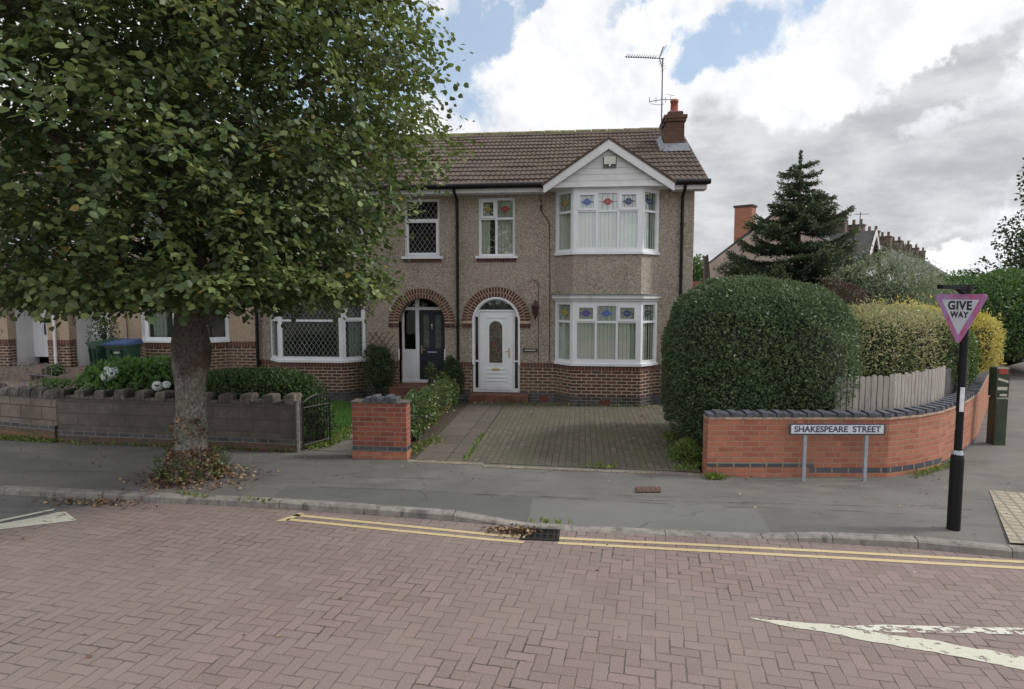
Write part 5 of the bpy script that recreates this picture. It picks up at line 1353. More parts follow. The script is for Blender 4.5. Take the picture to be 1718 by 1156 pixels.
# ------------------------------------------------------------------ green cabinet
e = empty('roadside_cabinet', (9.87, -3.3, .1), 'dark green roadside cabinet post beside the end of the orange wall', 'cabinet')
cm_ = simple('olive_green_paint', (.035, .05, .028), .5, .2, 8.)
q = MB(); q.box(9.78, 9.96, -3.42, -3.22, .1, .90, ch=.02); q.box(9.80, 10.0, -3.36, -3.16, .90, 1.40, ch=.02); q.box(9.80, 9.81, -3.425, -3.42, .2, .8); q.build('body', cm_, e)
q = MB(); q.box(9.83, 9.97, -3.368, -3.362, 1.29, 1.38); q.build('red_notice', simple('red_notice', (.35, .05, .04), .5, .2, 30.), e)
q = MB(); q.hexa([(9.82, -3.37, 1.19), (9.98, -3.37, 1.14), (9.98, -3.362, 1.14), (9.82, -3.362, 1.19), (9.82, -3.37, 1.23), (9.98, -3.37, 1.18), (9.98, -3.362, 1.18), (9.82, -3.362, 1.23)]); q.box(9.82, 9.97, -3.369, -3.362, 1.02, 1.075); q.box(9.86, 9.97, -3.369, -3.362, .92, .955)
q.split_build('posting_notice', simple('pale_notice', (.5, .5, .4), .5, .2, 30.), e)
# ------------------------------------------------------------------ bins, pots, railing
def wheelie(x, y_, rz, lidm, label):
    e = empty('wheelie_bin', (x, y_, .52), label, 'bin', 'wheeled bins in the raised yard')
    c, s_ = math.cos(rz), math.sin(rz)
    T_ = lambda u, v, z: (x+c*u-s_*v, y_+s_*u+c*v, z+.52)
    q = MB(); w0, w1, d0_, d1_ = .19, .235, .22, .30
    q.hexa([T_(-w0, -d0_, .06), T_(w0, -d0_, .06), T_(w0, d0_, .06), T_(-w0, d0_, .06), T_(-w1, -d1_, .92), T_(w1, -d1_, .92), T_(w1, d0_+.04, .92), T_(-w1, d0_+.04, .92)])
    q.hexa([T_(-w1-.02, -d1_-.02, .9), T_(w1+.02, -d1_-.02, .9), T_(w1+.02, d0_+.06, .9), T_(-w1-.02, d0_+.06, .9), T_(-w1-.02, -d1_-.02, .945), T_(w1+.02, -d1_-.02, .945), T_(w1+.02, d0_+.06, .945), T_(-w1-.02, d0_+.06, .945)])
    for u in (-.12, .12): q.hexa([T_(u-.015, -.275, .15), T_(u+.015, -.275, .15), T_(u+.015, -.2, .15), T_(u-.015, -.2, .15), T_(u-.015, -.335, .85), T_(u+.015, -.335, .85), T_(u+.015, -.2, .85), T_(u-.015, -.2, .85)])
    q.build('body', M['green_bin'], e)
    q = MB(); w1 += .03
    q.hexa([T_(-w1, -d1_-.04, .947), T_(w1, -d1_-.04, .947), T_(w1, d0_+.09, .947), T_(-w1, d0_+.09, .947), T_(-w1, -d1_-.04, .985), T_(w1, -d1_-.04, .985), T_(w1*.9, d0_+.07, 1.06), T_(-w1*.9, d0_+.07, 1.06)])
    q.build('lid', M[lidm], e)
    q = MB()
    for u in (-.24, .24): q.tube([T_(u-.025, .24, .10), T_(u+.025, .24, .10)], .1, 12)
    q.split_build('wheel', M['black'], e)
    q = MB(); q.tube([T_(-.22, .36, .93), T_(.22, .36, .93)], .015, 6); q.build('handle', M['green_bin'], e)
    return e, T_
wheelie(-8.12, -1.1, R(-30), 'green_bin', 'green wheelie bin with green lid, left of the two bins')
eb, Tb = wheelie(-7.60, -1.2, R(4), 'blue_lid', 'green wheelie bin with blue lid, right of the two bins')
q = MB(); q.hexa([Tb(-.02, -.325, .76), Tb(.13, -.325, .76), Tb(.13, -.32, .76), Tb(-.02, -.32, .76), Tb(-.02, -.332, .80), Tb(.13, -.332, .80), Tb(.13, -.32, .80), Tb(-.02, -.32, .80)]); q.build('bin_mark', simple('bin_white_mark', (.4, .48, .42), .5), eb)
e = empty('flower_pot', (-9.05, -1.55, .52), 'terracotta pot with a low plant by the porch step', 'flower pot')
q = MB(); q.lathe((-9.05, -1.55, .52), [(.0, 0), (.11, 0), (.16, .22), (.18, .22), (.18, .27), (.15, .27), (.14, .2), (.0, .2)], 16); q.build('pot', M['terracotta'], e, smooth=False)
shrub_foliage('plant', (-9.05, -1.55, .86), (.17, .17, .14), 300, .05, M['hedge_mid'], e, seed=3)
e = empty('flower_pot', (-8.45, -.75, .52), 'red and yellow tub holding a small olive tree beside the tan porch', 'flower pot')
q = MB(); q.lathe((-8.45, -.75, .60), [(.0, 0), (.14, 0), (.17, .25), (.15, .25), (.0, .22)], 16); q.build('pot', simple('red_tub', (.30, .05, .04), .6), e)
q = MB(); q.tube([(-8.45, -.75, .75), (-8.44, -.74, 1.3), (-8.47, -.76, 1.6)], [.02, .015, .008], 6); q.build('stem', M['twig'], e)
shrub_foliage('foliage', (-8.45, -.75, 1.62), (.3, .3, .42), 900, .055, M['dtree'], e, seed=8, core=.2, depth=.8)
q = MB(); q.lathe((-8.75, -.9, .60), [(.0, 0), (.11, 0), (.14, .2), (.12, .2), (.0, .17)], 16)
tag(q.build('flower_pot', simple('yellow_tub', (.45, .38, .12), .6)), 'small yellow tub on the porch step', 'flower pot')
e = empty('iron_railing', (-8.4, -2.9, .52), 'low grey hooped railing in front of the far left white door', 'railing')
q = MB()
for z in (.64, .95): q.tube([(-9.9, -2.6, z), (-7.85, -2.95, z)], .010, 5)
for k in range(15):
    t_ = k/14; x, y_ = -9.9+2.05*t_, -2.6-.35*t_; q.tube([(x, y_, .53), (x, y_, 1.12+.06*(k % 2))], .008, 5)
    if k % 2: 
        x0_, x1_ = x-.146, x+.146; q.tube([(x0_+.292*j/6, y_+.025-.05*j/6, 1.12+.09*math.sin(math.pi*j/6)) for j in range(7)], .007, 4)
q.build('bars', simple('grey_rail', (.12, .11, .12), .6), e)
# ------------------------------------------------------------------ lime tree
def crownR(z):
    return np.interp(z, [2.3, 2.5, 2.75, 3.3, 4.3, 6.0, 7.5, 8.8, 9.7], [1.8, 2.4, 2.75, 2.95, 3.45, 3.42, 3.0, 1.9, .5])
TX, TY = -2.36, -6.62
lt = empty('lime_tree', (TX-.04, TY, .1), 'large leafy street tree with a thick grey trunk growing in the footway', 'tree')
q = MB()
tr_pts = [(-2.40, .0, .30), (-2.40, .12, .265), (-2.40, .3, .22), (-2.395, .6, .200), (-2.38, .85, .205), (-2.365, 1.0, .190), (-2.37, 1.3, .182), (-2.36, 1.5, .192), (-2.33, 1.75, .228), (-2.34, 1.95, .228), (-2.34, 2.2, .20), (-2.33, 2.6, .18), (-2.33, 3.4, .21), (-2.34, 4.6, .18), (-2.32, 6.4, .12), (-2.33, 8.4, .05)]
N_ = 26; k0 = len(q.v); rr = random.Random(11)
dense = []
for a, b in zip(tr_pts[:-1], tr_pts[1:]):
    m_ = max(1, int((b[1]-a[1])/.055)) if b[1] < 2.7 else 3
    for i in range(m_): t_ = i/m_; dense.append(tuple(a[j]+(b[j]-a[j])*t_ for j in range(3)))
dense.append(tr_pts[-1])
for x, z, r in dense:
    for j in range(N_):
        th = 2*math.pi*j/N_; v = Vector((math.cos(th)*2.2, math.sin(th)*2.2, z*1.6))
        f = 1+.09*mnoise.noise(v)+.06*mnoise.noise(v*3.1)+.03*mnoise.noise(v*8)
        if 1.45 < z < 2.1: f += .24*max(0, mnoise.noise(Vector((math.cos(th)*2.4, math.sin(th)*2.4, z*4.0+7))))
        if z < .35: f += .16*max(0, math.cos(th*5+.6))*(.35-z)/.35
        q.v.append((x+r*f*math.cos(th), TY+r*f*math.sin(th), z))
for i in range(len(dense)-1):
    for j in range(N_): q.f.append((i*N_+j, i*N_+(j+1) % N_, (i+1)*N_+(j+1) % N_, (i+1)*N_+j)); q.m.append(0)
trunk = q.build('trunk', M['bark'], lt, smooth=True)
q = MB(); tips = []
for i in range(34):
    z0 = 2.15+5.2*(i/34)**.9; a = i*2.39996; ze = min(9., z0+rr.uniform(.3, 1.6)); Rr = float(crownR(max(2.6, min(9.2, ze))))*rr.uniform(.72, .92)
    p0 = Vector((TX, TY, z0)); p3 = Vector((TX+Rr*math.cos(a), TY+Rr*math.sin(a), ze)); mid = (p0+p3)/2+Vector((rr.uniform(-.2, .2), rr.uniform(-.2, .2), rr.uniform(.1, .5)))
    pts = []
    for t_ in np.linspace(0, 1, 7): pts.append(p0*(1-t_)**2+mid*2*t_*(1-t_)+p3*t_**2)
    r0 = .085*(1-.5*i/34); q.tube(pts, [r0*(1-.85*k/6) for k in range(7)], 7)
    for k in range(5):
        b = pts[2+k % 4]; dd = Vector((rr.uniform(-1, 1), rr.uniform(-1, 1), rr.uniform(-.5, .6))).normalized()*rr.uniform(.5, 1.1); q.tube([b, b+dd*.5+Vector((0, 0, .06)), b+dd], [.022, .014, .006], 5)
q.build('limbs', M['bark'], lt, smooth=True)
rs = np.random.RandomState(12)
NS = 12500
z = 2.36+7.2*rs.rand(NS)**.85; phi = rs.rand(NS)*2*np.pi
bot = rs.rand(NS) < .13; z[bot] = 2.38+.5*rs.rand(bot.sum())
u_ = np.column_stack([np.cos(phi)*2, np.sin(phi)*2, z*.9])
lm = lumps(u_, 1.5, 21)+.5*lumps(u_, 3.4, 22)
rho = crownR(z)*(.93+.17*lm)*(rs.rand(NS)**.42)
rho[bot] = crownR(z[bot])*(rs.rand(bot.sum())**.5)*(.95+.1*lm[bot])
C_ = np.column_stack([TX+rho*np.cos(phi), TY+rho*np.sin(phi), z])
C_[:, 2] = np.maximum(C_[:, 2], 2.66+.14*rs.rand(NS)+.20*lumps(C_*[1, 1, 0], 2.2, 61))
gap = lumps(C_, 1.9, 33); keep = gap > -.92; C_ = C_[keep]; phi = phi[keep]; rho = rho[keep]; NS = len(C_)
ax_ = unit(np.column_stack([np.cos(phi), np.sin(phi), -.25+.5*rs.rand(NS)])+rs.normal(size=(NS, 3))*.45)
sd = unit(np.cross(ax_, np.array([0, 0, 1.])+rs.normal(size=(NS, 3))*.35)); up_ = unit(np.cross(sd, ax_))
NL = 12; LB = []; LD = []; LN = []; LT = []
spt = .36+.28*lumps(C_, 1.9, 44)+.21*rs.normal(size=NS)+.19*(C_[:, 0]-TX)/3.5  # sprays paler and yellower to the right: sunlight put into the leaf tint
for k in range(NL):
    t_ = (k+.5)/NL; s_ = (-1)**k; Ls = .30+.38*rs.rand(NS)*1.0
    b = C_ + ax_*((t_-.3)*Ls)[:, None] - up_*(.16*t_*t_) + sd*(s_*.02) + rs.normal(size=(NS, 3))*.018
    d = ax_*.45+sd*s_*.75+np.array([0, 0, -.28])+rs.normal(size=(NS, 3))*.28
    n_ = up_*1.0+ax_*.45+rs.normal(size=(NS, 3))*.26
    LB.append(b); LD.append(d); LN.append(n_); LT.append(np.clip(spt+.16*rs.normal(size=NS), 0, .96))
LB = np.concatenate(LB); LD = np.concatenate(LD); LN = np.concatenate(LN); LT = np.concatenate(LT)
odd = rs.rand(len(LT)) < .010; LT[odd] = 1.
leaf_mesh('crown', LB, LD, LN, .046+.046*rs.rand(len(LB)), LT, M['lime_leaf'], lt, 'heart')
# dead leaves and shoots round the trunk base
n_ = 1900; a = rs.rand(n_)*6.283; zz = .42*rs.rand(n_)**1.5; r_ = .22+(.24*(1-zz/.42)**1.5)*rs.rand(n_)**.8+.03+.05*np.sin(a*3+1)*(1-zz/.42)
P = np.column_stack([-2.40+r_*np.cos(a), TY+r_*np.sin(a)*.95, .105+zz])
litter('leaf_pile', P, .048, 'brown dead leaves and suckers heaped around the foot of the trunk', cat='leaves')
n_ = 500; a = rs.rand(n_)*6.283; r_ = .5+np.abs(rs.normal(size=n_))*.25; P = np.column_stack([-2.35+r_*np.cos(a), TY+r_*np.sin(a)*.7, np.full(n_, .112)])
litter('scattered_leaves', P, .045, 'thin scatter of fallen leaves on the footway around the tree')
n_ = 150; cl = rs.randint(0, 7, n_); a = np.array([-2.4, -1.9, -1.1, -.7, -.3, -1.5, -.9])[cl]+rs.normal(size=n_)*.13; zz = np.array([.72, .55, .66, .78, .62, .8, .38])[cl]+rs.normal(size=n_)*.045; P = np.column_stack([-2.38+.225*np.cos(a), TY+.225*np.sin(a), .1+zz])
dd = unit(np.column_stack([np.cos(a), np.sin(a), rs.normal(size=n_)*.5])+rs.normal(size=(n_, 3))*.5)
leaf_mesh('epicormic_shoots', P, dd, rs.normal(size=(n_, 3)), .035+.03*rs.rand(n_), rs.rand(n_)*.95, M['litter'], lt, 'leaf', width=.7)['kind'] = 'stuff'

q = MB(); rr = random.Random(14)
for k in range(70):
    a = rr.uniform(0, 6.28); r0 = .28+rr.random()*.14; L = rr.uniform(.12, .38); p0 = Vector((-2.4+r0*math.cos(a), TY+r0*math.sin(a), .12)); dd = Vector((math.cos(a)*.5+rr.gauss(0, .3), math.sin(a)*.5+rr.gauss(0, .3), 1.)).normalized()
    q.tube([p0, p0+dd*L*.5, p0+dd*L+Vector((0, 0, -.02))], [.007, .005, .002], 4)
q.build('basal_shoots', M['twig'], lt)['kind'] = 'stuff'
n_ = 420; a = rs.rand(n_)*6.283; r_ = .30+.18*rs.rand(n_); P = np.column_stack([-2.4+r_*np.cos(a), TY+r_*np.sin(a), .14+.30*rs.rand(n_)])
leaf_mesh('basal_leaves', P, unit(rs.normal(size=(n_, 3))+[0, 0, .4]), rs.normal(size=(n_, 3)), .03+.04*rs.rand(n_), rs.rand(n_)*.9, M['ivy'], lt, 'leaf', width=.6)['kind'] = 'stuff'
# ------------------------------------------------------------------ shrubs and hedges
def shrub(name, label, cat, c, rad, n, size, mat, stem=None, group=None, part='foliage', **k):
    e = empty(name, (c[0], c[1], .1), label, cat, group)
    shrub_foliage(part, c, rad, n, size, M[mat], e, **k)
    q = MB(); b = stem or (c[0], c[1]); z0 = k.get('zmin', .1)-.02
    for j in range(4):
        a = j*1.57+.4; q.tube([(b[0]+.04*math.cos(a), b[1]+.04*math.sin(a), z0), (c[0]+rad[0]*.25*math.cos(a), c[1]+rad[1]*.25*math.sin(a), (z0+c[2])/2), (c[0]+rad[0]*.5*math.cos(a), c[1]+rad[1]*.5*math.sin(a), c[2]+rad[2]*.4)], [.035, .025, .01], 6)
    q.build('stem', M['twig'], e)
    return e
# the big privet: boxy dome plus the skirt reaching the drive
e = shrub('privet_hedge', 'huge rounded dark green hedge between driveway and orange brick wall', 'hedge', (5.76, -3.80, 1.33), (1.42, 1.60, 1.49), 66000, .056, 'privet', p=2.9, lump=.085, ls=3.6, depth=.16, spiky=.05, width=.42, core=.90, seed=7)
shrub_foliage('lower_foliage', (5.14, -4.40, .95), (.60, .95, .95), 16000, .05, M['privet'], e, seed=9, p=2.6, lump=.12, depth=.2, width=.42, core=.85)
rs2 = np.random.RandomState(3); n_ = 500
P = np.column_stack([5.93+rs2.uniform(-1.2, 1.2, n_), -3.9+rs2.uniform(-1.2, 1., n_), 2.78+.16*rs2.rand(n_)])
e2 = shrub('variegated_hedge', 'pinkish green variegated hedge above the picket fence, left of the golden one', 'hedge', (8.35, -2.75, 1.52), (1.55, .70, .80), 26000, .06, 'varieg', p=2.9, lump=.16, depth=.25, width=.35, seed=15, rot=.50, spiky=.12, core=.86)
shrub_foliage('lower_foliage', (7.6, -3.3, 1.35), (.9, .5, .85), 9000, .055, M['hedge_mid'], e2, seed=16, p=2.6, width=.4)
shrub_foliage('green_foliage', (9.15, -2.55, 1.45), (.72, .62, .72), 9000, .055, M['bright'], e2, seed=18, p=2.4, width=.4)
e3 = shrub('golden_hedge', 'bright yellow hedge end bulging over the wall beside the give way pole', 'hedge', (9.95, -1.95, 1.58), (.62, .62, .70), 11000, .06, 'gold_leaf', p=2.4, lump=.14, depth=.3, width=.35, seed=19, spiky=.14)
shrub_foliage('top_foliage', (8.85, -2.25, 2.18), (1.25, .35, .22), 3200, .06, M['gold_leaf'], e3, seed=20, p=2.2, width=.3, depth=.6, spiky=.22, rot=.55, core=.4)
shrub('laurel_hedge', 'tall rounded green hedge overhanging the side footway at the right edge', 'hedge', (16.9, 8.6, 1.7), (2.2, 2.9, 1.65), 30000, .10, 'bright', p=2.1, lump=.2, depth=.18, width=.5, seed=23, core=.88)
shrub('laurel_hedge', 'lower green hedge mound just left of the give way sign top', 'hedge', (14.1, 7.2, 1.45), (1.5, 1.5, 1.45), 12000, .09, 'bright', p=2.3, lump=.12, depth=.2, width=.5, seed=24, core=.85)
shrub('silver_shrub', 'loose silvery green shrub between the dark conifer and the give way sign', 'shrub', (11.2, 3.5, 2.0), (1.75, 1.3, 1.65), 15000, .085, 'silver', p=1.9, lump=.3, depth=.75, width=.35, seed=27, spiky=.35, core=.55)
shrub('silver_shrub', 'smaller grey green shrub behind the variegated hedge', 'shrub', (13.0, 5.1, 1.6), (1.3, 1.1, 1.35), 7000, .085, 'silver', p=1.9, lump=.3, depth=.7, width=.35, seed=29, spiky=.35, core=.55, tintshift=-.1)
shrub('maroon_shrub', 'maroon leaved shrub at the foot of the conifer above the hedges', 'shrub', (8.9, 1.1, 1.75), (.85, .8, 1.15), 6000, .07, 'redbrown', p=2., lump=.25, depth=.7, width=.35, seed=31, core=.6)
shrub('low_hedge', 'low green hedge just behind the crenellated wall right of the trunk', 'hedge', (-2.75, -4.45, .78), (1.25, .42, .52), 15000, .055, 'hedge_mid', p=2.8, lump=.12, depth=.25, width=.45, seed=33)
eh = shrub('hydrangea', 'bright green hydrangea with pale white blooms left of the tree trunk', 'shrub', (-4.75, -4.25, .85), (1.15, .55, .58), 5200, .12, 'hydr', p=2.4, lump=.16, depth=.4, width=.55, seed=35, zmin=.3, core=.78)
q = MB(); rr = random.Random(9)
for (x, y_, z_, r_) in ((-5.17, -4.72, 1.20, .085), (-5.03, -4.74, 1.28, .09), (-5.22, -4.62, 1.30, .07), (-4.18, -4.80, 1.07, .08), (-4.0, -4.82, 1.10, .06), (-5.55, -4.7, 1.02, .05)):
    for k in range(150):
        v = Vector((rr.gauss(0, 1), rr.gauss(0, 1), rr.gauss(0, 1))).normalized(); c = Vector((x, y_, z_))+v*r_; t1 = v.orthogonal().normalized(); t2 = v.cross(t1); w = .019
        q.add([c+t1*w, c+t2*w+v*.004, c-t1*w, c-t2*w+v*.004], [(0, 1, 2, 3)])
q.build('bloom', M['flower'], eh)
et = shrub('climbing_shrub', 'dark bushy shrub on a lattice trellis beside the navy door', 'shrub', (-1.80, -.38, .78), (.36, .26, .72), 5200, .05, 'dtree', p=2., lump=.25, depth=.6, width=.45, seed=37, core=.6)
q = MB(); tx0, tx1, tz0, tz1 = -2.12, -1.50, .9, 1.72
for k in range(-4, 6):
    for sg_ in (1, -1):
        a0_ = tx0+k*.155; pts = []
        z0_, z1_ = tz0, tz1; xa_ = a0_; xb_ = a0_+sg_*(tz1-tz0)*.8
        t0, t1 = 0., 1.; ta, tb = (tx0-xa_)/(xb_-xa_), (tx1-xa_)/(xb_-xa_); t0 = max(t0, min(ta, tb)); t1 = min(t1, max(ta, tb))
        if t1-t0 < .05: continue
        q.tube([(xa_+(xb_-xa_)*t0, -.06-.012*(sg_ > 0), z0_+(z1_-z0_)*t0), (xa_+(xb_-xa_)*t1, -.06-.012*(sg_ > 0), z0_+(z1_-z0_)*t1)], .009, 4)
q.build('trellis', simple('brown_trellis', (.10, .065, .05), .8), et)
shrub('climbing_shrub', 'dark narrow shrub climbing round the foot of the central black downpipe', 'shrub', (-.02, -.42, .62), (.24, .26, .55), 4200, .05, 'dtree', p=2., lump=.2, depth=.5, width=.45, seed=39, core=.65)
ei = shrub('ivy_hedge', 'yellow green ivy spilling over the low wall beside the driveway path', 'ivy', (.10, -4.15, .48), (.22, .95, .40), 5200, .05, 'ivy', p=2.2, lump=.45, ls=5., depth=.7, width=.6, seed=41, core=.7)
shrub_foliage('far_foliage', (.04, -2.1, .42), (.20, 1.3, .32), 4000, .05, M['ivy'], ei, seed=42, p=2.4, lump=.3, depth=.5, width=.6, core=.6, tintshift=.05)
q = MB()
ew = shrub('garden_weed', 'tall pale green weed standing in front of the navy door', 'plant', (-.42, -.95, .78), (.10, .10, .30), 160, .10, 'ivy', p=2., depth=.9, width=.22, seed=44, core=.05)
shrub('garden_weed', 'bushy young plant against the step wall left of the downpipe shrub', 'plant', (-.10, -1.1, .52), (.2, .2, .34), 700, .07, 'ivy', p=2., depth=.9, width=.3, seed=45, core=.1)
shrub('corner_shrub', 'green plant rising beside the drive at the foot of the big hedge', 'plant', (4.52, -5.05, .22), (.22, .35, .20), 900, .06, 'weed', p=2., depth=.9, width=.3, seed=46, core=.1)
shrub('border_plant', 'leafy plants beside the lawn behind the iron gate', 'plant', (-1.55, -4.3, .42), (.22, .35, .36), 2600, .05, 'hedge_mid', p=2., depth=.7, width=.4, seed=47, core=.4)
shrub('wall_plant', 'small plant growing over the rough wall top near the left edge', 'plant', (-6.25, -4.62, 1.02), (.42, .16, .10), 420, .06, 'hydr', p=2., depth=.8, width=.4, seed=48, core=.1, zmin=.86)

# ------------------------------------------------------------------ conifer
cx_, cy_ = 9.35, 5.3
ec = empty('conifer', (cx_, cy_, .1), 'dark green spruce with layered upturned branches behind the big hedge', 'tree')
q = MB(); q.tube([(cx_, cy_, .05), (cx_+.02, cy_, 3.), (cx_, cy_, 6.75)], [.16, .10, .012], 10); q.build('trunk', M['bark'], ec, smooth=True)
rs = np.random.RandomState(5); B = []; Dn = []; Nn = []; Tn = []; Sz = []; bq = MB()
zlev = 1.7
while zlev < 6.45:
    f = (6.9-zlev)/(6.9-2.5); Lb = 2.3*min(1.02, f)**.92+.1; nb = 8 if zlev < 5 else 7
    off = rs.rand()*6.28
    for j in range(nb):
        a = off+2*np.pi*j/nb+rs.normal()*.18; Lj = Lb*rs.uniform(.70, 1.18); zj = zlev+rs.normal()*.1
        da = np.array([math.cos(a), math.sin(a), 0.]); n_t = max(8, int(Lj/.055))
        rise = rs.uniform(.05, .48)
        def P_(t): return np.array([cx_, cy_, zj])+da*Lj*t+np.array([0, 0, -.22*math.sin(t*math.pi*.8)*Lj*.55+rise*Lj*t*t*.75])
        bq.tube([P_(t) for t in (0, .3, .6, .85, 1.)], [.028, .02, .014, .008, .003], 5)
        side = np.array([-da[1], da[0], 0.])
        for i in range(n_t):
            t = .12+.88*i/n_t; p = P_(t); tl = (.16+.42*math.sin(math.pi*min(1, t*.92+.04)))*min(1., Lj*.55)*rs.uniform(.6, 1.1)
            for s_ in (-1, 1):
                tdir = da*.75+side*s_*.75+np.array([0, 0, .05+rs.normal()*.10]); tdir /= np.linalg.norm(tdir)
                m_ = max(3, int(tl/.035))
                for k in range(m_):
                    pp_ = p+tdir*tl*(k+.3)/m_+np.array([0, 0, -.05*(k/m_)**2])
                    for w_ in range(2):
                        B.append(pp_+rs.normal(size=3)*.012); dd = tdir*.8+rs.normal(size=3)*.5+np.array([0, 0, .32]); Dn.append(dd); Nn.append(np.array([0, 0, 1.])+rs.normal(size=3)*.6); Sz.append(rs.uniform(.07, .13)); Tn.append(min(.96, max(0, .22+.35*(k/m_)+.25*(t > .8)+rs.normal()*.13+(.12 if zlev < 3. and rs.rand() < .3 else 0))))
    zlev += (.30 if zlev < 4.6 else .23)+.05*rs.rand()
for k in range(160):
    zt_ = 6.3+.55*k/160; B.append(np.array([cx_, cy_, zt_])); Dn.append(rs.normal(size=3)*[.7, .7, .3]+[0, 0, .8]); Nn.append(rs.normal(size=3)); Sz.append(.09); Tn.append(.4)
bq.build('branches', M['twig'], ec)
leaf_mesh('foliage', np.array(B), np.array(Dn), np.array(Nn), np.array(Sz), np.array(Tn), M['conifer'], ec, 'leaf', width=.36)
print('conifer faces', len(B))

# ------------------------------------------------------------------ background trees
def bg_tree(name, label, x, y_, h, r, zb, mat, n, seed, size=.2, group=None, clusters=26, squash=1., cone=False):
    e = empty(name, (x, y_, 0), label, 'tree', group)
    rs = np.random.RandomState(seed); q = MB(); q.tube([(x, y_, -.1), (x+.05, y_, h*.5), (x, y_, h*.9)], [r*.07+.06, r*.05, .03], 8)
    P = []; N = []
    for i in range(clusters):
        t = rs.rand(); zc = zb+(h-zb)*(.08+.84*t); rr_ = (r*(1-abs(t*1.35-.5)**2.0*.75) if not cone else r*(1.1-.85*t))*squash; a = rs.rand()*6.28; ro = rr_*rs.uniform(.15, .82)
        c = np.array([x+ro*math.cos(a), y_+ro*math.sin(a), zc]); cr = r*rs.uniform(.22, .42)
        q.tube([(x, y_, zc-cr*.8), tuple(c)], [.05, .02], 5)
        m_ = n//clusters; u = unit(rs.normal(size=(m_, 3))); rad = cr*(.45+.65*rs.rand(m_)**.5)
        P.append(c+u*rad[:, None]*[1, 1, .8]); N.append(u)
    q.build('trunk', M['bark'], e)
    P = np.concatenate(P); N = np.concatenate(N); m_ = len(P)
    tint = np.clip(.4+.22*lumps(P, 1.2, seed)+.2*rs.normal(size=m_), 0, .96)
    leaf_mesh('crown', P, unit(N+rs.normal(size=(m_, 3))*.8), unit(N+rs.normal(size=(m_, 3))*.5+[0, 0, .5]), size*(.6+.8*rs.rand(m_)), tint, M[mat], e, 'leaf', width=.6)
    return e
bg_tree('broadleaf_tree', 'tall dark tree cut by the right edge of the picture above the hedge', 26.9, 18.4, 11.6, 4.3, .3, 'dtree', 70000, 51, .18, clusters=110, cone=True)
bg_tree('broadleaf_tree', 'pale green tree peeping out beside the corner of the end house', 11.0, 31.7, 5.4, 1.7, 1.5, 'bright', 5000, 52, .2)
shrub('distant_shrub', 'distant green bushes beyond the terrace where the side street ends', 'shrub', (28.0, 30.5, 1.9), (3.5, 2.5, 1.9), 5000, .22, 'bright', p=2.2, lump=.3, depth=.4, seed=55)

